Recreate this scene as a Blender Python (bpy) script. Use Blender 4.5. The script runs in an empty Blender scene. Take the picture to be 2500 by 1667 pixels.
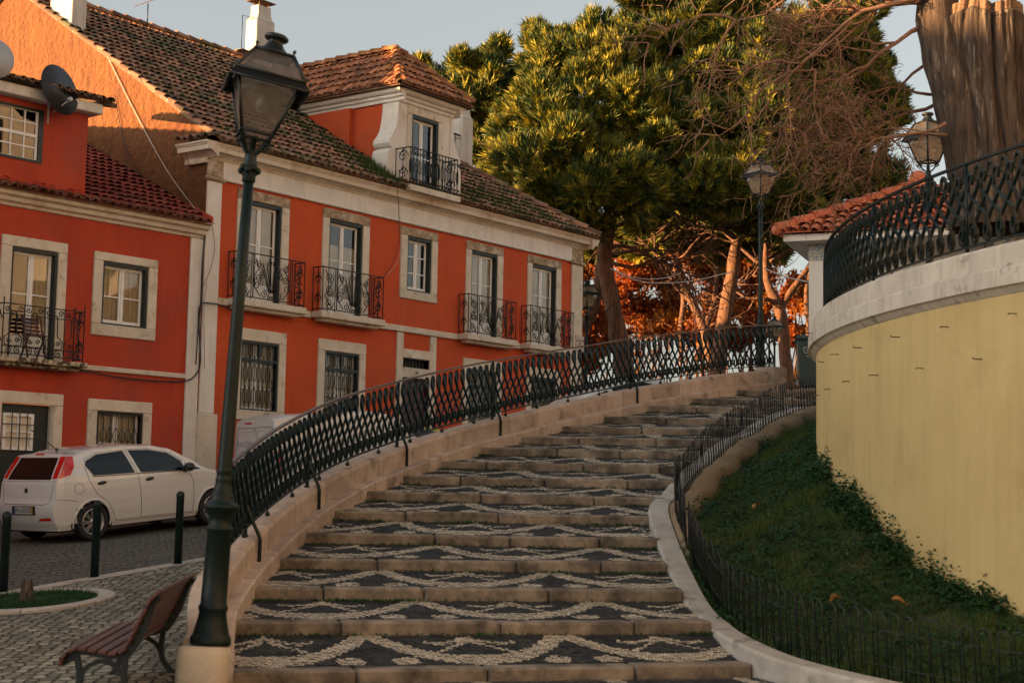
import bpy, math, random
import numpy as np
from mathutils import Vector, Matrix
random.seed(7)
rng = np.random.default_rng(7)
PI = math.pi
SC = bpy.context.scene
COL = SC.collection
V = Vector
# ------------------------------------------------------------------ camera frame (57 mm lens, slight roll, looking a little up)
F = 3850.0
EYE = 1.6
_up = V((700, 37700, -F)).normalized()
_fw = V((0, 0, -1)); _yv = (_fw - _up * _fw.dot(_up)).normalized(); _xv = _yv.cross(_up)
RM = Matrix((_xv, _yv, _up))          # camera axes -> world axes
def ray(px, py): return RM @ V((px - 1250, 833.5 - py, -F))
def P(px, py, Y):
    w = ray(px, py); w *= Y / w.y
    return V((w.x, w.y, w.z + EYE))
def PZ(px, py, z):
    w = ray(px, py); w *= (z - EYE) / w.z
    return V((w.x, w.y, z))
cam = bpy.data.cameras.new('camera'); co = bpy.data.objects.new('camera', cam); COL.objects.link(co)
cam.sensor_fit = 'HORIZONTAL'; cam.sensor_width = 36; cam.lens = 36 * F / 2500; cam.clip_end = 2000; cam.clip_start = .1
co.matrix_world = Matrix.Translation((0, 0, EYE)) @ RM.to_4x4()
SC.camera = co
cam.dof.use_dof = True; cam.dof.focus_distance = 31; cam.dof.aperture_fstop = 3.2

# ------------------------------------------------------------------ materials
MATS = {}
def mat(name, col, col2=None, rough=.8, metal=0, scale=4, detail=5, bump=0, bscale=60, island=0, streak=0, spec=.5,
        lo=.35, hi=.65, third=None, tscale=2, tlo=.55, thi=.7, stretch=None, coat=0, emit=0):
    """procedural principled material: two colours mixed by noise, optional third patches, per-piece variation, streaks, bump"""
    m = bpy.data.materials.new(name); m.use_nodes = True; MATS[name] = m
    nt = m.node_tree; N = nt.nodes; L = nt.links
    b = N['Principled BSDF']; b.inputs['Roughness'].default_value = rough; b.inputs['Metallic'].default_value = metal
    b.inputs['Specular IOR Level'].default_value = spec
    if coat: b.inputs['Coat Weight'].default_value = coat; b.inputs['Coat Roughness'].default_value = .05
    tc = N.new('ShaderNodeTexCoord'); vec = tc.outputs['Object']
    if stretch:
        mp = N.new('ShaderNodeMapping'); mp.inputs['Scale'].default_value = stretch; L.new(vec, mp.inputs['Vector']); vec = mp.outputs['Vector']
    def noise(sc, det=5, rgh=.6):
        n = N.new('ShaderNodeTexNoise'); n.inputs['Scale'].default_value = sc; n.inputs['Detail'].default_value = det
        n.inputs['Roughness'].default_value = rgh; L.new(vec, n.inputs['Vector']); return n
    def ramp(src, a, bb, p0, p1):
        r = N.new('ShaderNodeValToRGB'); e = r.color_ramp.elements
        e[0].position = p0; e[1].position = p1; e[0].color = (*a, 1); e[1].color = (*bb, 1); L.new(src, r.inputs['Fac']); return r.outputs['Color']
    def mix(fac, a, bb, typ='MIX'):
        x = N.new('ShaderNodeMix'); x.data_type = 'RGBA'; x.blend_type = typ
        if isinstance(fac, (int, float)): x.inputs[0].default_value = fac
        else: L.new(fac, x.inputs[0])
        for s, i in ((a, 6), (bb, 7)):
            if isinstance(s, tuple): x.inputs[i].default_value = (*s, 1)
            else: L.new(s, x.inputs[i])
        return x.outputs[2]
    if col2 is None: col2 = tuple(c * .8 for c in col)
    c = ramp(noise(scale, detail).outputs['Fac'], col, col2, lo, hi)
    if third is not None:
        k = noise(tscale, 6, .65)
        f = ramp(k.outputs['Fac'], (0, 0, 0), (1, 1, 1), tlo, thi)
        c = mix(f, c, third)
    if streak:
        mp = N.new('ShaderNodeMapping'); mp.inputs['Scale'].default_value = (5, 5, .35); L.new(tc.outputs['Object'], mp.inputs['Vector'])
        n = N.new('ShaderNodeTexNoise'); n.inputs['Scale'].default_value = 1.6; n.inputs['Detail'].default_value = 6; L.new(mp.outputs['Vector'], n.inputs['Vector'])
        s = ramp(n.outputs['Fac'], (1, 1, 1), (1 - streak, 1 - streak, 1 - streak * .95), .45, .72)
        c = mix(1.0, c, s, 'MULTIPLY')
    if island:
        g = N.new('ShaderNodeNewGeometry')
        hs = N.new('ShaderNodeHueSaturation'); L.new(c, hs.inputs['Color'])
        mr = N.new('ShaderNodeMapRange'); mr.inputs['To Min'].default_value = 1 - island; mr.inputs['To Max'].default_value = 1 + island
        L.new(g.outputs['Random Per Island'], mr.inputs['Value']); L.new(mr.outputs['Result'], hs.inputs['Value'])
        c = hs.outputs['Color']
    L.new(c, b.inputs['Base Color'])
    if bump:
        n = noise(bscale, 6, .6)
        bp = N.new('ShaderNodeBump'); bp.inputs['Strength'].default_value = min(1, bump); bp.inputs['Distance'].default_value = .02 * max(1, bump)
        L.new(n.outputs['Fac'], bp.inputs['Height']); L.new(bp.outputs['Normal'], b.inputs['Normal'])
    if emit: b.inputs['Emission Strength'].default_value = emit
    return m

def cobble(name, cols, scale, joint, rough=.75, brick=None, jw=.06, wet=0, bump=.8):
    """small set stones: voronoi cells (or distorted bricks) with their own tint and sunk joints"""
    m = bpy.data.materials.new(name); m.use_nodes = True; MATS[name] = m
    nt = m.node_tree; N = nt.nodes; L = nt.links; b = N['Principled BSDF']; b.inputs['Roughness'].default_value = rough; b.inputs['Specular IOR Level'].default_value = .2
    tc = N.new('ShaderNodeTexCoord'); mp = N.new('ShaderNodeMapping'); L.new(tc.outputs['Object'], mp.inputs['Vector'])
    if brick: mp.inputs['Rotation'].default_value = (0, 0, brick)
    mp.inputs['Scale'].default_value = (scale, scale * (.8 if brick is None else 1), scale * .001)
    dn = N.new('ShaderNodeTexNoise'); dn.inputs['Scale'].default_value = 1.3; L.new(mp.outputs['Vector'], dn.inputs['Vector'])
    ad = N.new('ShaderNodeVectorMath'); ad.operation = 'MULTIPLY_ADD'; ad.inputs[1].default_value = (.45,) * 3
    L.new(dn.outputs['Color'], ad.inputs[0]); L.new(mp.outputs['Vector'], ad.inputs[2])
    v1 = N.new('ShaderNodeTexVoronoi'); v1.inputs['Randomness'].default_value = .55 if brick is None else .4; v1.inputs['Scale'].default_value = 1
    v2 = N.new('ShaderNodeTexVoronoi'); v2.feature = 'DISTANCE_TO_EDGE'; v2.inputs['Randomness'].default_value = v1.inputs['Randomness'].default_value; v2.inputs['Scale'].default_value = 1
    for v in (v1, v2): L.new(ad.outputs[0], v.inputs['Vector'])
    sep = N.new('ShaderNodeSeparateColor'); L.new(v1.outputs['Color'], sep.inputs[0])
    r = N.new('ShaderNodeValToRGB'); e = r.color_ramp.elements
    while len(e) < len(cols): e.new(.5)
    for i, c in enumerate(cols): e[i].position = i / (len(cols) - 1); e[i].color = (*c, 1)
    L.new(sep.outputs[0], r.inputs['Fac'])
    g = N.new('ShaderNodeMapRange'); g.inputs['From Min'].default_value = jw * .4; g.inputs['From Max'].default_value = jw * 1.6
    L.new(v2.outputs['Distance'], g.inputs['Value'])
    big = N.new('ShaderNodeTexNoise'); big.inputs['Scale'].default_value = .5; big.inputs['Detail'].default_value = 6; L.new(tc.outputs['Object'], big.inputs['Vector'])
    br = N.new('ShaderNodeValToRGB'); br.color_ramp.elements[0].color = (.62, .62, .62, 1); br.color_ramp.elements[1].color = (1.15, 1.12, 1.05, 1)
    br.color_ramp.elements[0].position = .35; br.color_ramp.elements[1].position = .65; L.new(big.outputs['Fac'], br.inputs['Fac'])
    mu = N.new('ShaderNodeMix'); mu.data_type = 'RGBA'; mu.blend_type = 'MULTIPLY'; mu.inputs[0].default_value = 1
    L.new(r.outputs['Color'], mu.inputs[6]); L.new(br.outputs['Color'], mu.inputs[7])
    mx = N.new('ShaderNodeMix'); mx.data_type = 'RGBA'; L.new(g.outputs['Result'], mx.inputs[0]); mx.inputs[6].default_value = (*joint, 1)
    L.new(mu.outputs[2], mx.inputs[7]); L.new(mx.outputs[2], b.inputs['Base Color'])
    bp = N.new('ShaderNodeBump'); bp.inputs['Strength'].default_value = bump; bp.inputs['Distance'].default_value = .03
    L.new(g.outputs['Result'], bp.inputs['Height']); L.new(bp.outputs['Normal'], b.inputs['Normal'])
    return m

def glassy(name, tint=(.9, .95, 1), rough=.02, refl=1.0, dirt_sheen=0):
    """thin pane: clear with a fresnel reflection"""
    m = bpy.data.materials.new(name); m.use_nodes = True; MATS[name] = m
    nt = m.node_tree; N = nt.nodes; L = nt.links
    for n in list(N): N.remove(n)
    out = N.new('ShaderNodeOutputMaterial'); tr = N.new('ShaderNodeBsdfTransparent'); tr.inputs[0].default_value = (*tint, 1)
    gl = N.new('ShaderNodeBsdfGlossy'); gl.inputs['Roughness'].default_value = rough
    lw = N.new('ShaderNodeFresnel'); lw.inputs['IOR'].default_value = 1.45 + refl * .45
    mx = N.new('ShaderNodeMixShader'); L.new(lw.outputs[0], mx.inputs[0]); L.new(tr.outputs[0], mx.inputs[1]); L.new(gl.outputs[0], mx.inputs[2])
    src = mx.outputs[0]
    if dirt_sheen:
        tc = N.new('ShaderNodeTexCoord'); n = N.new('ShaderNodeTexNoise'); n.inputs['Scale'].default_value = 5; n.inputs['Detail'].default_value = 6
        L.new(tc.outputs['Object'], n.inputs['Vector'])
        mr = N.new('ShaderNodeMapRange'); mr.inputs['From Min'].default_value = .3; mr.inputs['From Max'].default_value = .7
        mr.inputs['To Min'].default_value = dirt_sheen * .7; mr.inputs['To Max'].default_value = dirt_sheen * 1.2; L.new(n.outputs['Fac'], mr.inputs['Value'])
        df = N.new('ShaderNodeBsdfDiffuse'); df.inputs[0].default_value = ((.32, .29, .27, 1) if dirt_sheen > .4 else (.55, .44, .30, 1))  # grey is dirt; the pale colour paints a warm reflection into lantern panes
        tl = N.new('ShaderNodeBsdfTranslucent'); tl.inputs[0].default_value = ((.42, .38, .35, 1) if dirt_sheen > .4 else (.75, .58, .38, 1))
        a2 = N.new('ShaderNodeMixShader'); a2.inputs[0].default_value = .5; L.new(df.outputs[0], a2.inputs[1]); L.new(tl.outputs[0], a2.inputs[2])
        m2 = N.new('ShaderNodeMixShader'); L.new(mr.outputs[0], m2.inputs[0]); L.new(src, m2.inputs[1]); L.new(a2.outputs[0], m2.inputs[2]); src = m2.outputs[0]
    L.new(src, out.inputs['Surface'])
    return m

def leafy(name, ca, cb, trans=.3, rough=.6, cc=None):
    """leaf / needle material; the 'tint' attribute picks the colour of each clump"""
    m = bpy.data.materials.new(name); m.use_nodes = True; MATS[name] = m
    nt = m.node_tree; N = nt.nodes; L = nt.links; b = N['Principled BSDF']; b.inputs['Roughness'].default_value = rough
    b.inputs['Specular IOR Level'].default_value = .25
    at = N.new('ShaderNodeAttribute'); at.attribute_name = 'tint'
    r = N.new('ShaderNodeValToRGB'); e = r.color_ramp.elements; e[0].color = (*ca, 1); e[1].color = (*cb, 1)
    if cc: x = e.new(.5); x.color = (*cc, 1)
    L.new(at.outputs['Fac'], r.inputs['Fac']); L.new(r.outputs['Color'], b.inputs['Base Color'])
    tl = N.new('ShaderNodeBsdfTranslucent'); L.new(r.outputs['Color'], tl.inputs['Color'])
    mx = N.new('ShaderNodeMixShader'); mx.inputs[0].default_value = trans
    L.new(b.outputs[0], mx.inputs[1]); L.new(tl.outputs[0], mx.inputs[2])
    L.new(mx.outputs[0], N['Material Output'].inputs['Surface'])
    return m

# ------------------------------------------------------------------ mesh builder
class MB:
    def __init__(s): s.v = []; s.f = []; s.mi = []; s.sm = []
    def add(s, vs, fs, mi=0, sm=False):
        o = len(s.v); s.v += [tuple(v) for v in vs]
        s.f += [tuple(i + o for i in f) for f in fs]; s.mi += [mi] * len(fs); s.sm += [sm] * len(fs)
        return s
    def box(s, x0, x1, y0, y1, z0, z1, mi=0, b=0, j=0):
        """box with optional chamfer b and jitter j"""
        if b <= 0:
            vs = [(x, y, z) for z in (z0, z1) for y in (y0, y1) for x in (x0, x1)]
            fs = [(0, 2, 3, 1), (4, 5, 7, 6), (0, 1, 5, 4), (2, 6, 7, 3), (0, 4, 6, 2), (1, 3, 7, 5)]
        else:
            b = min(b, (x1 - x0) * .45, (y1 - y0) * .45, (z1 - z0) * .45)
            vs = []; idx = {}
            for sx in (0, 1):
                for sy in (0, 1):
                    for sz in (0, 1):
                        X = (x0, x1)[sx]; Y = (y0, y1)[sy]; Z = (z0, z1)[sz]
                        ix = X + (b, -b)[sx]; iy = Y + (b, -b)[sy]; iz = Z + (b, -b)[sz]
                        for a, p in ((0, (X, iy, iz)), (1, (ix, Y, iz)), (2, (ix, iy, Z))):
                            idx[(sx, sy, sz, a)] = len(vs); vs.append(p)
            I = lambda *k: idx[k]
            fs = []
            for sx in (0, 1):
                q = [I(sx, 0, 0, 0), I(sx, 1, 0, 0), I(sx, 1, 1, 0), I(sx, 0, 1, 0)]; fs.append(q if sx else q[::-1])
            for sy in (0, 1):
                q = [I(0, sy, 0, 1), I(1, sy, 0, 1), I(1, sy, 1, 1), I(0, sy, 1, 1)]; fs.append(q[::-1] if sy else q)
            for sz in (0, 1):
                q = [I(0, 0, sz, 2), I(1, 0, sz, 2), I(1, 1, sz, 2), I(0, 1, sz, 2)]; fs.append(q if sz else q[::-1])
            for a in (0, 1):
                for c in (0, 1):
                    fs.append((I(a, c, 0, 0), I(a, c, 1, 0), I(a, c, 1, 1), I(a, c, 0, 1)))
                    fs.append((I(a, 0, c, 0), I(a, 1, c, 0), I(a, 1, c, 2), I(a, 0, c, 2)))
                    fs.append((I(0, a, c, 1), I(1, a, c, 1), I(1, a, c, 2), I(0, a, c, 2)))
            for sx in (0, 1):
                for sy in (0, 1):
                    for sz in (0, 1): fs.append((I(sx, sy, sz, 0), I(sx, sy, sz, 1), I(sx, sy, sz, 2)))
        if j: vs = [(x + random.uniform(-j, j), y + random.uniform(-j, j), z + random.uniform(-j, j)) for x, y, z in vs]
        return s.add(vs, fs, mi)
    def hexa(s, p, mi=0):
        """8 corner points: bottom ring 4, top ring 4"""
        return s.add(p, [(3, 2, 1, 0), (4, 5, 6, 7), (0, 1, 5, 4), (1, 2, 6, 5), (2, 3, 7, 6), (3, 0, 4, 7)], mi)
    def prism(s, poly, fn, d0, d1, mi=0):
        """2-D polygon extruded between depths d0, d1; fn(u, v, d) -> point"""
        n = len(poly); a = [fn(u, v, d0) for u, v in poly]; b = [fn(u, v, d1) for u, v in poly]
        fs = [tuple(range(n))[::-1], tuple(range(n, 2 * n))] + [(i, (i + 1) % n, n + (i + 1) % n, n + i) for i in range(n)]
        return s.add(a + b, fs, mi)
    def tube(s, pts, r, n=6, mi=0, closed=False, sm=True, ref=None, flat=None):
        """round (or flat: (half width, half thickness)) bar along points"""
        pts = [V(p) for p in pts]; m = len(pts); rs = r if isinstance(r, (list, tuple)) else [r] * m
        vs = []; u = None
        for i, p in enumerate(pts):
            if closed: t = pts[(i + 1) % m] - pts[i - 1]
            else: t = pts[min(i + 1, m - 1)] - pts[max(i - 1, 0)]
            if t.length < 1e-9: t = V((0, 0, 1))
            t.normalize()
            if ref is not None:
                u = V(ref) - t * t.dot(V(ref))
                if u.length < 1e-4: u = t.orthogonal()
            elif u is None: u = t.orthogonal()
            else: u = u - t * t.dot(u)
            u.normalize(); w = t.cross(u)
            if flat:
                a, b = flat
                for k in ((a, b), (-a, b), (-a, -b), (a, -b)): vs.append(p + w * k[0] + u * k[1])
            else:
                for k in range(n):
                    an = 2 * PI * k / n; vs.append(p + (u * math.cos(an) + w * math.sin(an)) * rs[i])
        if flat: n = 4
        fs = []
        for i in range(m if closed else m - 1):
            a = i * n; b = ((i + 1) % m) * n
            for k in range(n): fs.append((a + k, a + (k + 1) % n, b + (k + 1) % n, b + k))
        if not closed: fs.append(tuple(range(n))[::-1]); fs.append(tuple((m - 1) * n + k for k in range(n)))
        return s.add(vs, fs, mi, sm and not flat)
    def lathe(s, prof, n=20, mi=0, org=(0, 0, 0), ax=None, sm=True, sq=None, caps=True):
        """profile [(r, h)] round an axis (matrix ax); sq: superellipse power for squarish sections"""
        M = ax or Matrix.Identity(3); o = V(org); vs = []
        for r, h in prof:
            for k in range(n):
                a = 2 * PI * (k + .5) / n; c, q = math.cos(a), math.sin(a)
                if sq: e = 2 / sq; c = math.copysign(abs(c) ** e, c); q = math.copysign(abs(q) ** e, q)
                vs.append(o + M @ V((r * c, r * q, h)))
        fs = []
        for i in range(len(prof) - 1):
            for k in range(n): fs.append((i * n + k, i * n + (k + 1) % n, (i + 1) * n + (k + 1) % n, (i + 1) * n + k))
        if caps: fs.append(tuple(range(n))[::-1]); fs.append(tuple((len(prof) - 1) * n + k for k in range(n)))
        return s.add(vs, fs, mi, sm)
    def grid(s, nu, nv, fn, mi=0, sm=True, flip=False):
        vs = [fn(i / nu, j / nv) for j in range(nv + 1) for i in range(nu + 1)]
        fs = []
        for j in range(nv):
            for i in range(nu):
                a = j * (nu + 1) + i; q = (a, a + 1, a + nu + 2, a + nu + 1); fs.append(q[::-1] if flip else q)
        return s.add(vs, fs, mi, sm)
    def ball(s, c, r, mi=0, n=10, m=6):
        return s.lathe([(max(1e-4, r * math.sin(PI * i / m)), -r * math.cos(PI * i / m)) for i in range(m + 1)], n, mi, c)
    def merge(s, o, M=None):
        vs = o.v if M is None else [tuple(M @ V(v)) for v in o.v]
        k = len(s.v); s.v += vs; s.f += [tuple(i + k for i in f) for f in o.f]; s.mi += o.mi; s.sm += o.sm; return s
    def mesh(s, name, mats):
        me = bpy.data.meshes.new(name); me.from_pydata(s.v, [], s.f)
        for m in (mats if isinstance(mats, (list, tuple)) else [mats]): me.materials.append(MATS[m] if isinstance(m, str) else m)
        me.polygons.foreach_set('material_index', s.mi); me.polygons.foreach_set('use_smooth', s.sm); me.update(); return me
    def obj(s, name, mats, parent=None, **kw): return link(name, s.mesh(name, mats), parent, **kw)

def link(name, data, parent=None, label=None, cat=None, group=None, kind=None, loc=None, rot=None, hide=False):
    o = bpy.data.objects.new(name, data); COL.objects.link(o)
    if parent: o.parent = parent
    if loc is not None: o.location = loc
    if rot is not None: o.rotation_euler = rot
    for k, v in (('label', label), ('category', cat), ('group', group), ('kind', kind)):
        if v: o[k] = v
    return o
def thing(name, label, cat, loc=(0, 0, 0), rz=0, group=None): return link(name, None, None, label, cat, group, None, loc, (0, 0, rz))
def copy_tree(o, loc=None, rot=None, label=None, group=None, parent=None):
    c = o.copy(); COL.objects.link(c)
    if parent: c.parent = parent
    if loc is not None: c.location = loc
    if rot is not None: c.rotation_euler = rot
    if label: c['label'] = label
    if group: c['group'] = group
    for ch in [x for x in bpy.data.objects if x.parent == o]: copy_tree(ch, parent=c)
    return c
def npmesh(name, verts, faces, mats, tint=None, mi=None):
    """fast mesh from arrays: faces (n, k)"""
    me = bpy.data.meshes.new(name); n, k = faces.shape
    me.vertices.add(len(verts)); me.vertices.foreach_set('co', np.asarray(verts, np.float32).ravel())
    me.loops.add(n * k); me.loops.foreach_set('vertex_index', faces.astype(np.int32).ravel())
    me.polygons.add(n); me.polygons.foreach_set('loop_start', np.arange(0, n * k, k, dtype=np.int32))
    try: me.polygons.foreach_set('loop_total', np.full(n, k, dtype=np.int32))
    except Exception: pass
    for m in mats: me.materials.append(MATS[m])
    if mi is not None: me.polygons.foreach_set('material_index', mi.astype(np.int32))
    me.update(calc_edges=True)
    if tint is not None:
        a = me.attributes.new('tint', 'FLOAT', 'POINT'); a.data.foreach_set('value', tint.astype(np.float32))
    return me
def lerp(a, b, t): return a + (b - a) * t
def sstep(a, b, x): t = min(1, max(0, (x - a) / (b - a))); return t * t * (3 - 2 * t)
def catmull(pts, n):
    """n points per span through the given points"""
    pts = [V(p) for p in pts]; q = [pts[0] * 2 - pts[1]] + pts + [pts[-1] * 2 - pts[-2]]; out = []
    for i in range(1, len(q) - 2):
        a, b, c, d = q[i - 1:i + 3]
        for k in range(n):
            t = k / n
            out.append(.5 * ((2 * b) + (c - a) * t + (2 * a - 5 * b + 4 * c - d) * t * t + (3 * b - a - 3 * c + d) * t ** 3))
    return out + [pts[-1]]
def resample(pts, step):
    """equidistant points along a polyline, with tangents"""
    L = [0]
    for a, b in zip(pts, pts[1:]): L.append(L[-1] + (b - a).length)
    n = max(1, round(L[-1] / step)); out = []; i = 0
    for k in range(n + 1):
        s = L[-1] * k / n
        while i < len(L) - 2 and L[i + 1] < s: i += 1
        t = (s - L[i]) / max(1e-9, L[i + 1] - L[i]); out.append((pts[i].lerp(pts[i + 1], t), (pts[i + 1] - pts[i]).normalized()))
    return out
def spiral(c, r0, r1, a0, turns, n=14):
    return [(c[0] + lerp(r0, r1, k / n) * math.cos(a0 + turns * 2 * PI * k / n), c[1] + lerp(r0, r1, k / n) * math.sin(a0 + turns * 2 * PI * k / n)) for k in range(n + 1)]

# palette --------------------------------------------------------------------
OR = (.58, .085, .018)
mat('orange_plaster', OR, (.50, .068, .016), rough=.92, scale=1.3, third=(.46, .085, .03), tscale=.55, tlo=.5, thi=.72, bump=.3, bscale=35, streak=.09)
mat('red_plaster', (.48, .058, .018), (.40, .046, .017), rough=.92, scale=1.1, third=(.30, .065, .042), tscale=.5, tlo=.5, thi=.72, bump=.3, bscale=35, streak=.10)
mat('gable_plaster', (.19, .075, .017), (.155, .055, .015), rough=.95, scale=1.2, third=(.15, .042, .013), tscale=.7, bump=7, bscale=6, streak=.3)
mat('limewash', (.75, .71, .65), (.66, .61, .54), rough=.9, scale=2, third=(.50, .38, .25), tscale=.9, tlo=.6, thi=.75, bump=.2, streak=.12)
mat('cornice_wash', (.70, .62, .51), (.58, .47, .35), rough=.9, scale=1.5, third=(.42, .27, .14), tscale=.8, tlo=.55, thi=.72, bump=.2, streak=.12)
mat('limestone', (.66, .59, .48), (.56, .48, .37), rough=.85, scale=2.5, third=(.26, .17, .10), tscale=2.8, tlo=.57, thi=.72, bump=.35, island=.08)
mat('old_lintel', (.42, .31, .20), (.22, .15, .09), rough=.9, scale=7, third=(.52, .44, .34), tscale=5, tlo=.5, thi=.62, bump=.4)
mat('mottled_stone', (.50, .42, .29), (.07, .045, .03), rough=.9, scale=9, detail=3, lo=.45, hi=.56, bump=.4)
mat('parapet_stone', (.50, .405, .33), (.38, .30, .24), rough=.85, scale=3.4, detail=8, third=(.15, .115, .09), tscale=3.6, tlo=.55, thi=.74, bump=.7, bscale=24, island=.2, streak=.12)
mat('step_stone', (.28, .235, .18), (.16, .13, .098), rough=.85, scale=5, third=(.060, .050, .040), tscale=2.6, tlo=.44, thi=.64, bump=.5, bscale=35, island=.14)
mat('kerb_stone', (.50, .43, .36), (.40, .34, .28), rough=.85, scale=4, third=(.25, .2, .16), tscale=3, bump=.35, island=.08)
mat('grey_coping', (.48, .45, .40), (.36, .33, .29), rough=.85, scale=5, third=(.17, .15, .12), tscale=3, tlo=.56, thi=.72, bump=.4, island=.1)
mat('wall_coping', (.62, .56, .47), (.52, .46, .38), rough=.85, scale=3, third=(.10, .085, .065), tscale=3.5, tlo=.57, thi=.72, bump=.4, island=.06, streak=.25)
mat('white_cobble', (.54, .475, .365), (.40, .35, .26), rough=.7, scale=6, island=.22, bump=.3, bscale=50)
mat('black_cobble', (.026, .029, .031), (.055, .057, .056), rough=.75, spec=.25, scale=6, island=.35, bump=.3, bscale=50)
mat('joint_dirt', (.016, .016, .013), (.03, .03, .02), rough=.95, scale=5, third=(.05, .075, .02), tscale=1.5)
mat('dark_iron', (.005, .009, .010), (.008, .013, .013), rough=.42, scale=20, spec=.5, bump=.1, bscale=90)
mat('green_iron', (.0025, .010, .010), (.005, .016, .015), rough=.45, scale=14, spec=.28, bump=.08, bscale=90)
mat('black_iron', (.006, .006, .006), (.014, .009, .007), rough=.5, scale=14, spec=.4)
mat('rail_brown', (.10, .068, .048), (.06, .045, .035), rough=.4, scale=8, spec=.5)
mat('green_wood', (.004, .012, .012), (.007, .016, .015), rough=.5, scale=5, spec=.5)
mat('white_wood', (.84, .83, .80), (.76, .75, .71), rough=.55, scale=6, bump=.05)
mat('curtain', (.80, .75, .66), (.64, .58, .49), rough=.95, scale=2, stretch=(9, 9, .6))
mat('cream_shutter', (.74, .66, .52), (.66, .57, .43), rough=.8, scale=2)
mat('room_dark', (.05, .04, .032), (.03, .025, .02), rough=.95, scale=1)
mat('warm_room', (.16, .11, .07), (.07, .05, .035), rough=.95, scale=1.2)
mat('old_tile', (.36, .16, .085), (.17, .11, .07), rough=.92, scale=2.2, detail=7, island=.55, third=(.085, .085, .035), tscale=.75, tlo=.5, thi=.66, bump=.5, bscale=22)
mat('dormer_tile', (.46, .17, .07), (.22, .10, .055), rough=.9, scale=2.6, island=.5, third=(.40, .19, .045), tscale=1.1, tlo=.55, thi=.7, bump=.4, bscale=22)
mat('ridge_tile', (.40, .16, .055), (.24, .10, .045), rough=.9, scale=3, island=.3, bump=.3)
mat('red_tile', (.27, .042, .022), (.17, .03, .018), rough=.85, scale=2, island=.3, bump=.3, third=(.09, .03, .02), tscale=1.4)
mat('eave_tile', (.22, .12, .07), (.11, .075, .05), rough=.92, scale=6, island=.45, third=(.30, .25, .18), tscale=5, bump=.4)
mat('new_tile', (.55, .17, .075), (.45, .12, .05), rough=.75, scale=4, island=.2, bump=.2)
mat('chimney_wash', (.60, .56, .50), (.52, .48, .42), rough=.9, scale=2.4, third=(.30, .27, .22), tscale=1.3, tlo=.56, thi=.72, bump=.3, streak=.2)
mat('moss', (.035, .06, .012), (.06, .085, .02), rough=1, scale=9)
mat('grey_dish', (.05, .05, .055), (.06, .06, .065), rough=.5, scale=5)
mat('white_dish', (.6, .6, .58), rough=.4)
mat('cable_black', (.012, .012, .012), rough=.6)
mat('cable_pale', (.5, .46, .40), rough=.6)
mat('car_white', (.66, .655, .63), (.64, .635, .61), rough=.22, scale=1, coat=.8)
mat('van_white', (.60, .60, .585), (.57, .57, .555), rough=.3, scale=1, coat=.5)
mat('car_lime', (.42, .42, .03), (.40, .40, .03), rough=.25, scale=1, coat=.8)
mat('rubber', (.016, .016, .017), rough=.75)
mat('black_plastic', (.018, .018, .019), rough=.45)
mat('seam', (.03, .03, .03), rough=.8)
mat('alloy', (.52, .50, .47), rough=.3, metal=.85)
mat('chrome', (.55, .55, .55), rough=.15, metal=1)
mat('red_lens', (.62, .012, .008), (.45, .008, .006), rough=.12, scale=18, coat=.6)
mat('rear_glass', (.010, .011, .009), rough=.12, spec=.25)
mat('car_glass', (.008, .012, .014), rough=.04, spec=.3)
mat('plate_white', (.55, .55, .53), rough=.4)
mat('plate_blue', (.02, .05, .25), rough=.4)
mat('plate_yellow', (.5, .32, .03), rough=.4)
mat('ink', (.01, .01, .012), rough=.6)
mat('faint_ink', (.36, .36, .35), rough=.6)
mat('bench_wood', (.115, .040, .026), (.065, .024, .018), rough=.45, scale=3, stretch=(14, 1.2, 14), island=.2, bump=.2)
mat('bark', (.105, .072, .050), (.028, .020, .016), rough=.95, scale=2.2, detail=8, stretch=(5, 5, .55), bump=2.5, bscale=5, third=(.23, .185, .135), tscale=2.4, tlo=.57, thi=.68)
mat('cut_wood', (.26, .16, .09), (.13, .08, .05), rough=.95, scale=3, stretch=(2, 2, 6), bump=.8, bscale=14)
mat('pine_bark', (.20, .10, .055), (.075, .038, .024), rough=.95, scale=4, stretch=(3, 3, .8), bump=2, bscale=7)
mat('twig', (.30, .17, .10), (.17, .095, .06), rough=.9, scale=3)
leafy('pine_needle', (.006, .026, .012), (.38, .33, .035), .06, cc=(.048, .080, .020))
leafy('autumn_leaf', (.14, .030, .008), (.46, .17, .018), .4, cc=(.34, .075, .012))
leafy('weed_leaf', (.010, .042, .014), (.040, .105, .026), .25, .55, cc=(.020, .070, .018))
leafy('grass_blade', (.025, .06, .012), (.10, .13, .03), .3, .6)
mat('soil', (.030, .046, .014), (.020, .036, .011), rough=1, scale=2, third=(.085, .065, .035), tscale=1.2, tlo=.58, thi=.7, bump=1, bscale=20)
mat('tan_mortar', (.30, .215, .125), (.22, .15, .085), rough=.95, scale=2.5, third=(.12, .09, .05), tscale=2, bump=.6, bscale=20)
mat('yellow_plaster', (.58, .44, .195), (.52, .385, .165), rough=.92, scale=.9, detail=7, third=(.42, .295, .125), tscale=1.1, tlo=.54, thi=.8, bump=.3, bscale=40, streak=.09)
mat('white_plaster', (.66, .65, .62), (.60, .59, .56), rough=.9, scale=2, bump=.3)
mat('azulejo', (.42, .36, .20), (.08, .15, .26), rough=.3, scale=26, detail=2, lo=.44, hi=.56)
mat('bin_green', (.012, .036, .036), (.018, .045, .043), rough=.4, scale=5)
mat('chalk', (.55, .56, .55), rough=.8)
mat('rust', (.16, .09, .045), rough=.9)
mat('marble', (.52, .44, .36), (.46, .37, .29), rough=.7, scale=4)
mat('dry_leaf', (.34, .16, .03), (.22, .10, .03), rough=.8, scale=30)
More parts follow.
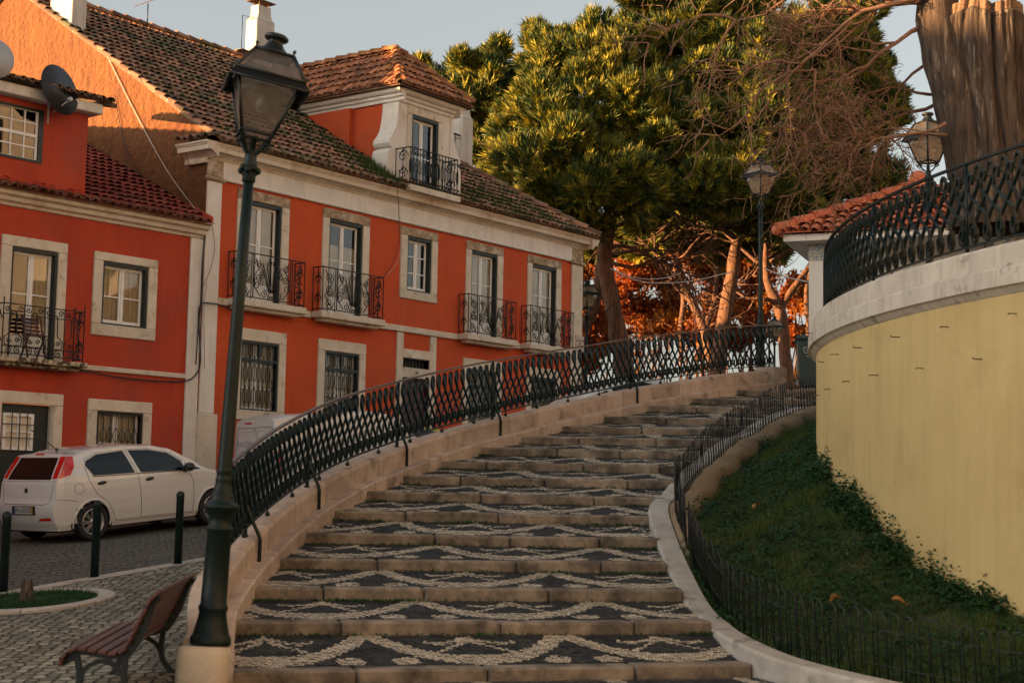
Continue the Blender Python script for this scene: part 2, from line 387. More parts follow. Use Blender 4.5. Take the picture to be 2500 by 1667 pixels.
mat('pale_bloom', (.6, .6, .55), rough=.8)
mat('red_bloom', (.5, .03, .02), rough=.8)
mat('asphalt', (.10, .085, .065), (.07, .06, .05), rough=.9, scale=3, bump=.3)
mat('ochre_wall', (.50, .28, .10), (.42, .22, .08), rough=.9, scale=1)
cobble('road_setts', [(.022, .024, .027), (.042, .043, .044), (.07, .068, .064)], 7.2, (.27, .24, .18), rough=.85, brick=.55, jw=.075, bump=.6)
cobble('walk_setts', [(.17, .16, .125), (.30, .275, .21), (.43, .395, .31)], 8.5, (.035, .033, .022), rough=.7, jw=.085)
glassy('window_glass', (.86, .9, .9), .015, 1.0)
glassy('lamp_glass', (.80, .78, .74), .1, .6, dirt_sheen=.42)
glassy('lantern_glass', (.80, .80, .78), .06, .9, dirt_sheen=.38)  # pale film over the dirt paints in a bright warm reflection
# ------------------------------------------------------------------ terrain: a street climbing to a small square
def plane(x, y): return -.753 + .058 * x + .08 * y
def ground(x, y):
    z = plane(x, y)
    if x < -9: z = z - .058 * (x + 9) * .6
    w = sstep(0, 4.5, x - .25 * (36 - min(y, 36))) * sstep(27.5, 33, y)
    z = lerp(z, 3.62, w) if z < 3.62 else z
    if y < 33: z -= .9 * sstep(-2.6, -2.0, x - (0 if y < 17.5 else .42 * (y - 17.5) ** 1.12)) * (1 - sstep(30, 33, y))
    z = min(z, 3.7 + .004 * max(0, y - 45))
    return max(z, -1.6)
def sheet(name, poly_fn, nu, nv, mname, off=0, **kw):
    mb = MB()
    def fn(u, v):
        x, y = poly_fn(u, v); return (x, y, ground(x, y) + off)
    mb.grid(nu, nv, fn); return mb.obj(name, mname, **kw)
def gcoord(t, a, lo, hi):   # denser near the middle
    return lo + (hi - lo) * t if a == 0 else math.copysign(abs(2 * t - 1) ** a, 2 * t - 1) * (hi if t > .5 else -lo)
sheet('ground', lambda u, v: (gcoord(u, 3, -900, 900), gcoord(v, 3, -900, 900) + 30), 120, 120, 'soil', -.4, kind='structure')
KD = V((1.5, 2.4, 0)).normalized(); KN = V((KD.y, -KD.x, 0)); K0 = V((-5.79, 18.3, 0))      # kerb line by the bollards
def kp(s, o): p = K0 + KD * s + KN * o; return p.x, p.y
sheet('road', lambda u, v: kp(lerp(-22, 46, u), lerp(-11.5, -.14, v)), 60, 16, 'road_setts', -.03, kind='structure')
sheet('square_paving', lambda u, v: (lerp(-2, 34, u), lerp(33.5, 62, v)), 40, 30, 'asphalt', -.045, kind='structure')
def walk_w(s):
    o = .3
    while o < 9:
        x, y = kp(s, o)
        if x > -2.45 + (0 if y < 17.5 else .42 * (y - 17.5) ** 1.12) - (.0 if y > 12 else -1.5 * 0): break
        o += .05
    return o
sheet('sidewalk', lambda u, v: kp(lerp(-12, 26, u), lerp(.13, walk_w(lerp(-12, 26, u)), v)), 50, 20, 'walk_setts', .075, kind='structure')
mb = MB(); s = -14.
while s < 24:
    l = random.uniform(.9, 1.3); a = V(kp(s, -.14)); 
    q = []
    for ss, oo in ((s, -.14), (s + l - .008, -.14), (s + l - .008, .13), (s, .13)):
        x, y = kp(ss, oo); q.append((x, y, ground(x, y)))
    mb.hexa([(x, y, z - .3) for x, y, z in q] + [(x, y, z + .082) for x, y, z in q]); s += l
mb.obj('kerb', 'kerb_stone', kind='structure')

# ------------------------------------------------------------------ stairway
NS = 16
LPX = [(579, 1638), (576, 1517), (616, 1434), (677, 1361), (740, 1300), (812, 1245), (890, 1199), (979, 1159.6), (1072, 1124), (1169, 1091.5),
       (1268.4, 1064.6), (1368, 1038.5), (1471, 1014.8), (1576.5, 990), (1685.5, 970.8), (1796, 951)]
LP = [P(x, y, 12.8 + 1.07 * k) for k, (x, y) in enumerate(LPX)]
RX = [2.19, 1.93, 1.77, 1.70, 1.74, 1.84, 1.97, 2.25, 2.6, 3.0, 3.45, 4.0, 4.6, 5.2, 5.9, 6.6]
DY = [1.25, .95, .78, .7, .6, .5, .4, .3, .2, .1, 0, 0, 0, -.05, -.1, -.1]
RP = [V((RX[k], LP[k].y + DY[k], LP[k].z + (.012 if k < 3 else 0))) for k in range(NS)]
RISE = .113
stair = thing('stairway', 'wide curving stone stairway climbing between the iron railing and the low hoop fence', 'stairs', (0, 12.8, .1))
def SO(v): return (v[0], v[1] - 12.8, v[2] - .1)
PER = 1.82
def mosaic(s, t):
    """1 where the white arcs of the paving run (s along the step in metres, t 0 front - 1 back)"""
    h = PER / 2; a = abs((s + 50 * PER + h) % PER - h)         # distance to the main peak
    q = a / h
    m = .16 + .86 * (1 - q) ** 2.3
    th = .15 + .06 * (1 - q) ** 2 - .02 * math.sin(PI * q)
    if abs(t - m) < th: return 1
    b = h - a                                                  # distance to the secondary peak
    if b < .52 * h:
        r = b / (.5 * h)
        if abs(t - (.86 - .56 * r ** .75)) < .036 + .06 * max(0, 1 - 3 * r): return 1
        if b < .42:
            r2 = b / .42
            if abs(t - (.90 - .52 * r2 + .36 * r2 ** 2.4)) < .036: return 1
    if ((a - .235) / .125) ** 2 + ((t - .14) / .115) ** 2 < 1: return 1
    return 0
def tread(k, A, B, C, D, cell, s0):
    """cobbled tread: front edge A-B, back edge D-C, every cobble a set stone"""
    mb = MB(); W = (B - A).length; Dp = ((D - A).length + (C - B).length) / 2
    dn = V((0, 0, .014)); mb.grid(10, 3, lambda u, v: SO(A.lerp(B, u).lerp(D.lerp(C, u), v) - dn), 2)
    nu = int(W / cell); nv = max(4, int(Dp / cell)); g = .055
    for j in range(nv):
        sh = .5 * (j % 2)
        for i in range(nu):
            u0 = (i + g + sh) / nu; u1 = (i + 1 - g + sh) / nu; v0 = (j + g) / nv; v1 = (j + 1 - g) / nv
            if u1 > 1: continue
            s = s0 + (u0 + u1) / 2 * W; t = (v0 + v1) / 2
            c = 0 if mosaic(s, t) else 1
            dz = random.uniform(-.004, .005); jj = .07 / nu; kk = .07 / nv; q = []
            for u, v in ((u0, v0), (u1, v0), (u1, v1), (u0, v1)):
                u += random.uniform(-jj, jj); v += random.uniform(-kk, kk)
                p = A.lerp(B, u).lerp(D.lerp(C, u), v); q.append((p.x, p.y - 12.8, p.z + dz + random.uniform(-.002, .002) - .1))
            mb.add(q, [(0, 1, 2, 3)], c)
    return mb
def step_stones(A, B, zlow):
    """row of edge stones between A and B (front top edge)"""
    mb = MB(); L = (B - A).length; x = 0.
    d = (B - A).normalized(); n = V((-d.y, d.x, 0)).normalized(); i = 0
    while x < L - .05:
        l = random.uniform(.75, 1.55)
        if L - x - l < .5: l = L - x
        a = A + d * (x + .006); b = A + d * (x + l - .006); dz = random.uniform(-.008, .006); fo = random.uniform(-.012, .012)
        m = MB(); m.box(0, (b - a).length, 0, .27, zlow - a.z, dz, 0, b=.022)
        M = Matrix.Translation(V((a.x, a.y - 12.8, a.z - .1)) + n * fo) @ Matrix((( d.x, n.x, 0), (d.y, n.y, 0), (d.z, 0, 1))).to_4x4()
        mb.merge(m, M); x += l
    return mb
for k in range(NS):
    A, B = LP[k].copy(), RP[k].copy(); A.x -= .12; B.x -= .02
    zl = A.z - RISE - .14
    st = step_stones(A, B, zl).obj('step', 'step_stone', stair)
    f = V((0, .262, -.004))
    if k < NS - 1: C, D = RP[k + 1].copy(), LP[k + 1].copy(); C.x -= .02; D.x -= .12; C.z -= RISE; D.z -= RISE; C.y += .02; D.y += .02
    else: C, D = B + V((.6, 5.4, .05)), A + V((1.9, 5.4, .05))
    tread(k, A + f, B + f, C, D, .034 if k < 4 else (.043 if k < 8 else .058), [.55, .1, .62, .2, .9, .4, .7][k % 7]).obj('mosaic_tread', ['white_cobble', 'black_cobble', 'joint_dirt'], st)
# foot of the stairs
A = V((-2.75, 9.6, LP[0].z - RISE - .20)); B = V((5.0, 9.6, LP[0].z - RISE - .20)); C = RP[0] + V((.3, .05, -RISE)); D = LP[0] + V((-.12, .02, -RISE))
foot = tread(-1, A, B, C, D, .042, .3).obj('paved_foot', ['white_cobble', 'black_cobble', 'joint_dirt'], stair)
# moss along the riser feet
mv = []; mf = []; mt = []
def blade(p, h, w, lean, tint):
    a = random.uniform(0, 2 * PI); dx, dy = math.cos(a) * w, math.sin(a) * w; k = len(mv)
    mv.extend([(p[0] - dx, p[1] - dy, p[2]), (p[0] + dx, p[1] + dy, p[2]), (p[0] + lean * math.cos(a * 3), p[1] + lean * math.sin(a * 3), p[2] + h)]); mf.append((k, k + 1, k + 2)); mt.extend([tint] * 3)
for k in range(1, NS):
    A, B = LP[k], RP[k]
    for c in range(12 if k < 9 else 7):
        u = random.random() if c > 3 else random.choice([.01, .03, .97, .99]); n = random.randint(15, 60); w = random.uniform(.08, .3)
        for i in range(n):
            p = A.lerp(B, min(1.0, max(0.0, u + random.gauss(0, w) / 4.5))); p = V((p.x, p.y - abs(random.gauss(0, .035)) - .005, p.z - RISE - .005)); blade(p, random.uniform(.01, .04), .008, .015, random.random())
link('moss_tufts', npmesh('moss_tufts', np.array(mv), np.array(mf), ['weed_leaf'], np.array(mt)), kind='stuff', label='green moss and weeds growing along the feet of the stair risers', cat='moss')

# ------------------------------------------------------------------ stone parapet along the left of the stairs
start = V((-2.16, 12.05, LP[0].z - .10)); ramp = [start, V((-2.17, 12.45, LP[0].z - .06))] + [V((p.x, p.y, p.z)) for p in LP]
ramp[2] = V((-2.21, 12.9, LP[0].z)); ramp[3] = V((-2.37, 13.87, LP[1].z))
end = LP[-1] + V((1.05, .95, .17)); ramp.append(end)
RC = resample(catmull(ramp, 8), .22)
def off(i, o, h, path=RC):
    p, t = path[min(max(i, 0), len(path) - 1)]; n = V((-t.y, t.x, 0)).normalized(); return p + n * o + V((0, 0, h))
def sweep(prof, path, i0, i1, mb, mi=0, bottom=None):
    """section [(offset, height)] swept along path samples i0..i1"""
    n = len(prof); vs = []
    for i in range(i0, i1 + 1):
        for o, h in prof:
            q = off(i, o, h, path)
            if bottom is not None and h is None: pass
            vs.append(q)
    fs = []
    for a in range(i1 - i0):
        for k in range(n): fs.append((a * n + k, a * n + (k + 1) % n, (a + 1) * n + (k + 1) % n, (a + 1) * n + k))
    fs.append(tuple(range(n))[::-1]); fs.append(tuple((i1 - i0) * n + k for k in range(n)))
    mb.add(vs, fs, mi)
def shrunk(path, i0, i1, e=.0065):
    sub = [path[i] for i in range(i0, i1 + 1)]; a, t = sub[0]; b, t2 = sub[-1]; sub[0] = (a + t * e, t); sub[-1] = (b - t2 * e, t2); return sub
para = thing('parapet', 'pinkish stone parapet wall curving up the left side of the stairs', 'wall', RC[0][0])
NR = len(RC)
def rel(mb, o): o = V(o); mb.v = [tuple(V(v) - o) for v in mb.v]; return mb
mb = MB(); i = 0
while i < NR - 1:
    j = min(NR - 1, i + random.randint(4, 6)); sub = shrunk(RC, i, j); d = random.uniform(-.008, .008)
    sweep([(-.02, -.5), (-.02, .04 + d), (.0, .058 + d), (.125, .058 + d), (.125, -.5)], sub, 0, len(sub) - 1, mb); i = j
rel(mb, RC[0][0]).obj('plinth', 'parapet_stone', para)
mb = MB(); i = 3
while i < NR - 1:
    j = min(NR - 1, i + random.randint(3, 6)); sub = shrunk(RC, i, j); d = random.uniform(-.006, .006)
    sweep([(.105 + d, -.3), (.105 + d, .265), (.135 + d, .305), (.36, .305 + d * .5), (.375, .28), (.375, -2.4)], sub, 0, len(sub) - 1, mb); i = j
rel(mb, RC[0][0]).obj('coping', 'parapet_stone', para)
mb = MB(); e, t = RC[-1]; 
pb = off(NR - 1, .24, 0); M = Matrix.Translation(pb) @ Matrix.Rotation(math.atan2(t.y, t.x), 4, 'Z')
m = MB(); m.box(-.32, .10, -.24, .24, -.8, .34, 0, b=.02); mb.merge(m, M)
rel(mb, RC[0][0]).obj('end_block', 'parapet_stone', para)
# pedestal carrying the near lamp
PED = P(499, 1573, 12.3)
ped = thing('lamp_pedestal', 'rounded pale stone pedestal under the leaning lamp post at the foot of the stairs', 'pedestal', (PED.x, PED.y, PED.z - 1.0))
mb = MB(); mb.lathe([(.205, .55), (.20, .93), (.185, .985), (.15, 1.0)], 28, 0, sq=3.2); mb.obj('block', 'limestone', ped)
mb = MB(); mb.lathe([(.235, .0), (.235, .52), (.222, .55), (.205, .556)], 28, 0, sq=3.2); mb.obj('base', 'limestone', ped)

# ------------------------------------------------------------------ wrought-iron lattice railings
def lattice(path, i_of, H, unit, r, mb, nrm_off, h0=.06):
    """S-scroll bars, two mirrored layers, along a path of (point, tangent) samples; i_of(s) -> point, tangent"""
    S1 = [(.44, .80), (.50, .86), (.46, .945), (.30, .985), (.13, .95), (.06, .88), (.10, .80), (.92, .50), (1.75, .20), (1.82, .12), (1.77, .045), (1.59, .012), (1.43, .05), (1.39, .13), (1.45, .20)]
    S2 = [(.44, .74), (.50, .80), (.46, .86), (.34, .88), (.20, .85), (.15, .79), (.20, .73), (.16, .66), (.85, .48), (1.60, .32), (1.60, .26), (1.72, .19), (1.73, .11), (1.64, .07), (1.46, .08), (1.40, .13), (1.44, .19)]
    L = i_of(None); n = int(L / unit)
    for k in range(-2, n + 1):
        for lay, (Sx, sg, dd) in enumerate(((S1, 1, -.016), (S2, -1, .016))):
            pts = []
            for x, h in Sx:
                s = (k + (x if sg > 0 else 1 - x)) * unit * 1.0 + (0 if sg > 0 else 0)
                if s < 0 or s > L: pts = None; break
                p, t = i_of(s); nn = V((-t.y, t.x, 0)).normalized()
                pts.append(p + nn * (nrm_off + dd) + V((0, 0, h0 + h * (H - h0))))
            if pts:
                c = pts; sm = [c[0]]
                for a, b in zip(c, c[1:]): sm += [a.lerp(b, .5), b]
                p, t = i_of((k + .5) * unit if 0 < (k + .5) * unit < L else L / 2); nn = V((-t.y, t.x, 0)).normalized()
                mb.tube(sm, r, 4, ref=nn, flat=(r * .95, r * 1.75) if lay == 0 else (r * .9, r * 1.6))
def along(path):
    L = [0]
    for (a, _), (b, _) in zip(path, path[1:]): L.append(L[-1] + (b - a).length)
    def f(s):
        if s is None: return L[-1]
        s = min(max(s, 0), L[-1]); lo, hi = 0, len(L) - 1
        while hi - lo > 1:
            mid = (lo + hi) // 2
            if L[mid] <= s: lo = mid
            else: hi = mid
        t = (s - L[lo]) / max(1e-9, L[hi] - L[lo]); return path[lo][0].lerp(path[hi][0], t), path[lo][1].lerp(path[hi][1], t).normalized()
    return f
RT = .305      # top of the stone
def railing(name, label, path, nrm, base, H, unit, posts, braces, top_mat='rail_brown', r=.0085, top_r=.022):
    f = along(path); L = f(None); o0 = path[0][0].copy()
    root = thing(name, label, 'railing', o0)
    def at(s, h, o=0):
        p, t = f(s); nn = V((-t.y, t.x, 0)).normalized(); return p + nn * (nrm + o) + V((0, 0, base + h)) - o0
    mb = MB(); lattice(path, f, H - .03, unit, r, mb, nrm, .10); mb.v = [tuple(V(v) - o0 + V((0, 0, base))) for v in mb.v]
    mb.obj('scroll_lattice', 'green_iron', root)
    ns = int(L / .15)
    mb = MB(); mb.tube([at(L * k / ns, H) for k in range(ns + 1)], .02, ref=(0, 0, 1), flat=(top_r, .011)); mb.obj('top_rail', top_mat, root)
    mb = MB(); mb.tube([at(L * k / ns, .085) for k in range(ns + 1)], .014, ref=(0, 0, 1), flat=(.016, .009)); s = unit * 1.5
    while s < L - .3: mb.tube([at(s, .0), at(s, .08)], .009, 5); mb.ball(at(s, .02), .028, n=7, m=5); s += .95
    mb.obj('bottom_rail', 'green_iron', root)
    for s in posts:
        mb = MB(); mb.tube([at(s, -.02), at(s, H - .01)], .02, 8); mb.ball(at(s, .0), .034, n=8); mb.obj('post', 'green_iron', root)
    for s in braces:
        mb = MB(); mb.tube([at(s, .30, -.01), at(s, .19, -.05), at(s, .02, -.135), at(s, -.03, -.15), at(s, -.25, -.15)], .013, ref=None, flat=(.013, .013)); mb.obj('brace', 'green_iron', root)
    return root
rp = [RC[i] for i in range(3, NR) if (lambda q: 1250 + F * q.x / q.y)(off(i, .235, 0)) > 543]
fs_ = along(rp); Lr = fs_(None)
def s_at_y(y):
    return min((abs(fs_(Lr * k / 400)[0].y - y), Lr * k / 400) for k in range(401))[1]
br = [s_at_y(y) for y in (15.6, 17.9, 20.6, 23.15, 26.6)]
railing('stair_railing', 'long dark green scrolled iron railing on the stone parapet beside the stairs', rp, .235, RT, .86, .178, br + [.1, Lr - .15], br)
# short railing across the back of the top landing
e0 = RC[-1][0] + V((.35, .22, 0)); e1 = V((7.6, e0.y - .2, e0.z + .02))
land = resample([e0, e1], .2)
mb = MB(); 
for a in range(0, len(land) - 4, 4):
    sub = shrunk(land, a, min(a + 4, len(land) - 1)); sweep([(-.16, -.7), (-.16, .10), (.16, .10), (.16, -.7)], sub, 0, len(sub) - 1, mb)
rel(mb, e0).obj('landing_kerb', 'kerb_stone', None, label='low stone kerb under the short railing at the top landing', cat='kerb', loc=e0)
railing('landing_railing', 'short scrolled iron railing behind the top landing, between far lamp post and bin', land, 0, .10, .92, .165, [.05, 1.6], [], 'green_iron')

# ------------------------------------------------------------------ planted bank: kerb, hoop fence, low mortar wall, grass
FP = [P(x, y, Y) for x, y, Y in ((1852, 1563, 14.6), (1803, 1530, 15.0), (1757, 1488, 15.5), (1703, 1392, 16.7), (1665, 1303, 18), (1649, 1242, 19), (1676, 1210, 20),
      (1713, 1160, 21), (1751, 1128, 21.8), (1783, 1099, 22.5), (1815, 1076, 23.2), (1847, 1064, 23.8), (1892, 1032, 24.6), (1980, 998, 26))]
FP = [V((6.6, 11.3, .02)), V((5.0, 11.75, .08)), V((3.92, 12.25, .13)), V((3.2, 12.95, .2)), V((2.62, 13.85, .28))] + FP + [V((5.6, 27.0, 3.28)), V((6.6, 28.4, 3.45))]
FC = resample(catmull(FP, 8), .13)
mb = MB(); NF = len(FC); i = 0
while i < NF - 1:
    j = min(NF - 1, i + random.randint(9, 13)); sub = shrunk(FC, i, j, .006); d = random.uniform(-.01, .01)
    sweep([(.32 + d, -.6), (.32 + d, .0), (.30 + d, .03), (.09, .03), (.07, .0), (.07, -.6)], sub, 0, len(sub) - 1, mb); i = j
rel(mb, FC[0][0]).obj('planter_kerb', 'grey_coping', None, label='pale grey stone kerb edging the planted bank along the right of the stairs', cat='kerb', loc=FC[0][0])
i0 = min(range(NF), key=lambda i: abs(FC[i][0].y - 17.6) + abs(FC[i][0].x - 2) * .2)
mb = MB(); sub = [FC[i] for i in range(i0 - 14, NF)]
def wob(i): return .03 * math.sin(i * .7) + .02 * math.sin(i * 1.9)
vs = []; prof = [(.065, -.5), (.065, .015), (.03, .035), (-.16, .03), (-.24, -.04), (-.27, -.12), (-.29, -.6)]
for i in range(len(sub)):
    for o, h in prof: vs.append(off(i, o + (wob(i + o * 20) if o < 0 else 0), h + (wob(i * 1.7) * .3 if o < .06 else 0) - (.25 * max(0, 1 - i / 14)), sub))
n = len(prof); mb.add(vs, [(a * n + k, a * n + k + 1, (a + 1) * n + k + 1, (a + 1) * n + k) for a in range(len(sub) - 1) for k in range(n - 1)], 0, True)
rel(mb, sub[0][0]).obj('low_mortar_wall', 'tan_mortar', None, label='low rough tan mortar wall holding the grass bank behind the upper hoop fence', cat='wall', loc=sub[0][0])
fence = thing('hoop_fence', 'low black wire hoop fence curving round the grass bank beside the stairs', 'fence', FC[0][0])
fr = resample([p for p, t in FC], .046); mb = MB(); o0 = FC[0][0]; k = 0
def tilt(p, t): return 0
while k < len(fr) - 3:
    (a, t), (b, t2) = fr[k], fr[k + 2]; H = .50 + random.uniform(-.012, .012); w = (b - a); pts = []
    lean = V((random.gauss(0, .012), random.gauss(0, .012), 0)) + V((-.03, 0, 0))
    for q in range(9):
        an = PI * q / 8; c = a.lerp(b, .5 - .5 * math.cos(an)); pts.append(c + V((0, 0, H + .055 * math.sin(an))) + lean)
    pts = [a + V((0, 0, -.05))] + pts + [b + V((0, 0, -.05))]; mb.tube([p - o0 for p in pts], .0072, 4); k += 3
mb.obj('wire_hoops', 'dark_iron', fence)
for h in (.12, .40):
    mb = MB(); mb.tube([p + V((-.03 * h / .5, 0, h)) - o0 for p, t in fr[::2]], .0055, 4); mb.obj('wire_rail', 'dark_iron', fence)

# curved terrace wall ------------------------------------------------------
WC = V((15.6, 18.2, 0)); WR = 11.85; WZ = 3.6
def wp(a, r=WR, z=0): return V((WC.x - r * math.cos(a), WC.y + r * math.sin(a), z))
A0, A1 = -.74, 1.25
tw = thing('terrace_wall', 'tall curved yellow plastered retaining wall with a pale stone coping', 'wall', (5.2, 14, 0))
def TW(v): return (v[0] - 5.2, v[1] - 14, v[2])
mb = MB(); mb.grid(120, 12, lambda u, v: TW(wp(lerp(A0, A1, u), WR, lerp(-.6, WZ + .02, v)))); mb.obj('plaster_face', 'yellow_plaster', tw)
def ring_stones(name, r0, r1, z0, z1, lmin, lmax, bev, jit):
    mb = MB(); a = A0
    while a < A1:
        l = random.uniform(lmin, lmax) / WR; g = .003 / WR; n = 6; d = random.uniform(-jit, jit); dz = random.uniform(-.004, .004)
        prof = [(r0 + d, z0), (r0 + d, z1 - bev + dz), (r0 + d - bev * 1.0, z1 + dz), (r1, z1 + dz), (r1, z0)] if bev else [(r0, z0), (r0, z1), (r1, z1), (r1, z0)]
        vs = []
        for i in range(n + 1):
            for r, z in prof: vs.append(TW(wp(lerp(a + g, a + l - g, i / n), r, z)))
        m = len(prof); fs = [(i * m + k, (i + 1) * m + k, (i + 1) * m + (k + 1) % m, i * m + (k + 1) % m) for i in range(n) for k in range(m)]
        fs += [tuple(range(m)), tuple(n * m + k for k in range(m))[::-1]]; mb.add(vs, fs); a += l
    return mb.obj(name, 'wall_coping', tw)
ring_stones('lower_coping', WR + .10, WR - .4, WZ + .02, WZ + .20, 1.1, 1.8, .03, .006)
ring_stones('upper_coping', WR + .045, WR - .4, WZ + .207, WZ + .42, .9, 1.7, .03, .006)
mb = MB(); mb.grid(120, 3, lambda u, v: TW(wp(lerp(A0, A1, u), WR + [.10, .07, .05, -.01][round(v * 3)], WZ + [.02, .012, -.02, -.055][round(v * 3)]))); mb.obj('drip_moulding', 'wall_coping', tw)
for px, py in ((2012, 884), (2048, 865), (2104, 849), (2196, 823), (2316, 798), (2482, 766), (2254, 899), (2398, 877), (2145, 916), (2074, 931), (2028, 950), (2002, 965)):
    # hook where the ray meets the wall
    w = ray(px, py); w.normalize(); o = V((0, 0, EYE)); bx = o.x - WC.x; by = o.y - WC.y
    a = w.x ** 2 + w.y ** 2; b = 2 * (bx * w.x + by * w.y); c = bx * bx + by * by - WR * WR; dsc = b * b - 4 * a * c
    if dsc < 0: continue
    t = (-b - math.sqrt(dsc)) / (2 * a); p = o + w * t; n = V((p.x - WC.x, p.y - WC.y, 0)).normalized(); tg = V((-n.y, n.x, 0))
    mb = MB(); q = V(TW(p)); l = random.uniform(.06, .10); mb.tube([q - n * .02, q + n * l, q + n * (l + .005) + V((0, 0, random.choice([-.015, .02])))], .0055, 5); mb.obj('iron_hook', 'rust', tw)
mb = MB(); mb.add([wp(lerp(A0, A1, i / 60), WR - .3, WZ + .05) for i in range(61)] + [V((40, 30, WZ + .05)), V((40, 10, WZ + .05))], [tuple(range(63))]); mb.obj('terrace', 'asphalt', kind='structure')
tp = resample([wp(lerp(A0, A1, i / 160), WR - .12, WZ + .42) for i in range(161)], .12)
Lt = along(tp)(None)
railing('terrace_railing', 'dark green scrolled iron railing along the top of the yellow wall', tp, 0, 0, .90, .205, [k * 2.15 + 1.05 for k in range(int(Lt / 2.15))], [], 'green_iron', .0095, .02)

# grass bank ---------------------------------------------------------------
def wall_x(y): 
    d = WR * WR - (y - WC.y) ** 2; return WC.x - math.sqrt(max(0, d))
WB = [(9, .55), (12, .58), (14, .69), (15.5, 1.0), (17, 1.58), (20.6, 2.38), (24, 3.1), (28, 3.6)]
def interp(tab, y):
    for (a, b), (c, d) in zip(tab, tab[1:]):
        if y <= c: return lerp(b, d, min(1, max(0, (y - a) / (c - a))))
    return tab[-1][1]
FL_ = sorted([(p.y, p.x, p.z) for p, t in FC])
def fence_at(y):
    b = min(FL_, key=lambda q: abs(q[0] - y)); return b[1], b[2]
def bank(u, y):
    fx, fz = fence_at(y); wx = wall_x(y) + .1; low = .06 + .22 * sstep(17.5, 19.5, y)
    inset = -.10 if y < 17.8 else .12
    if y < 11.3: fx, fz = 6.6, .0
    x = lerp(fx + inset, wx, u); z = lerp(fz - low, interp(WB, y), u ** .9)
    z += .05 * math.sin(x * 2.3 + y * 1.7) * math.sin(y * 2.9) * (1 if .1 < u < .9 else .3)
    return V((x, y, z))
mb = MB(); mb.grid(26, 130, lambda u, v: bank(u, lerp(11.0, 27.5, v))); mb.obj('grass_bank', 'soil', kind='structure')
verts = []; faces = []; tint = []
def leafcard(p, n, s, tn):
    a = n.orthogonal().normalized(); b = n.cross(a); an = random.uniform(0, 2 * PI); u = a * math.cos(an) + b * math.sin(an); w = n.cross(u)
    k = len(verts); verts.extend([p - u * s * .1, p + u * s * .5 + w * s * .42 + n * s * .08, p + u * s, p + u * s * .5 - w * s * .42 + n * s * .08]); faces.append((k, k + 1, k + 2, k + 3)); tint.extend([tn] * 4)
def clump(p, R, H, n, s, tn):
    for i in range(n):
        a = random.uniform(0, 2 * PI); r = R * math.sqrt(random.random()); h = H * (1 - (r / R) ** 2) * random.uniform(.15, 1)
        leafcard(p + V((r * math.cos(a), r * math.sin(a), h)), V((random.gauss(0, .45), random.gauss(0, .45) - .25, 1)).normalized(), s * random.uniform(.6, 1.3), min(1, max(0, tn + random.gauss(0, .16))))
from mathutils import noise as mnoise
for i in range(6500):
    y = random.uniform(11.2, 26.5); u = random.random(); p = bank(u, y); d = mnoise.noise(V((p.x * .9, p.y * .9, 3.))) + .35 * mnoise.noise(V((p.x * 2.3, p.y * 2.3, 7.)))
    if y > 22.3 and .25 < u < .8 and d < .25: continue
    if d < -.45: continue
    near = 1 if y < 15 else 1.15
    clump(p, .10 + .10 * max(0, d), .05 + .13 * max(0, d) + .03 * random.random(), random.randint(7, 13), .034 * near, .35 + .4 * d)
for i in range(260):
    y = random.uniform(14, 23.5); u = random.uniform(.88, 1.0); p = bank(u, y); h = random.uniform(.12, .5) * (1.0 if 15 < y < 19 else .6)
    clump(p + V((0, 0, 0)), .16, h, int(40 + 110 * h), .042, .35)
for y0 in (18.9, 19.6, 23.2, 24.3, 25.1): clump(bank(.10, y0), .3, .26, 380, .042, .3)
link('weeds', npmesh('weeds', np.array([tuple(v) for v in verts]), np.array(faces), ['weed_leaf'], np.array(tint)), kind='stuff', label='dark green weeds and nettles covering the bank below the yellow wall', cat='weeds')
verts = []; faces = []; tint = []
gv = []; gf = []; gt = []
for i in range(34000):
    y = random.uniform(11.2, 26.5); u = random.random(); p = bank(u, y); tf = mnoise.noise(V((p.x * 1.6, p.y * 1.6, 11))); h = random.uniform(.03, .09) * (2.4 if tf > .3 else 1); a = random.uniform(0, 2 * PI); k = len(gv); w = .004
    gv.extend([(p.x - w, p.y, p.z), (p.x + w, p.y, p.z), (p.x + .05 * math.cos(a), p.y + .05 * math.sin(a), p.z + h)]); gf.append((k, k + 1, k + 2)); gt.extend([random.random()] * 3)
link('grass', npmesh('grass', np.array(gv), np.array(gf), ['grass_blade'], np.array(gt)), kind='stuff', label='thin short grass between the weeds on the bank', cat='grass')
for i, (px, py, Y) in enumerate(((2190, 1428, 14.6), (2040, 1432, 14.9), (1822, 1294, 18.0))):
    p = P(px, py, Y); u = (p.x - fence_at(Y)[0]) / (wall_x(Y) - fence_at(Y)[0]); p = bank(min(.95, max(.05, u)), Y) + V((0, 0, .16))
    mb = MB(); mb.grid(5, 3, lambda u, v: ((u - .5) * .16, (v - .5) * .10 * math.sin(PI * min(1, u + .12)), .02 * math.sin(u * 5) + .05 * abs(v - .5)), sm=False)
    mb.obj('fallen_leaf', 'dry_leaf', None, label=['large curled yellow leaf lying on the weeds nearest the yellow wall', 'yellow leaf lying on the weeds midway between hoop fence and yellow wall', 'small brown leaf lying on the weeds near the bend of the hoop fence'][i], cat='leaf', group='fallen leaves on the bank', loc=p, rot=(.4, .2, i * 2))
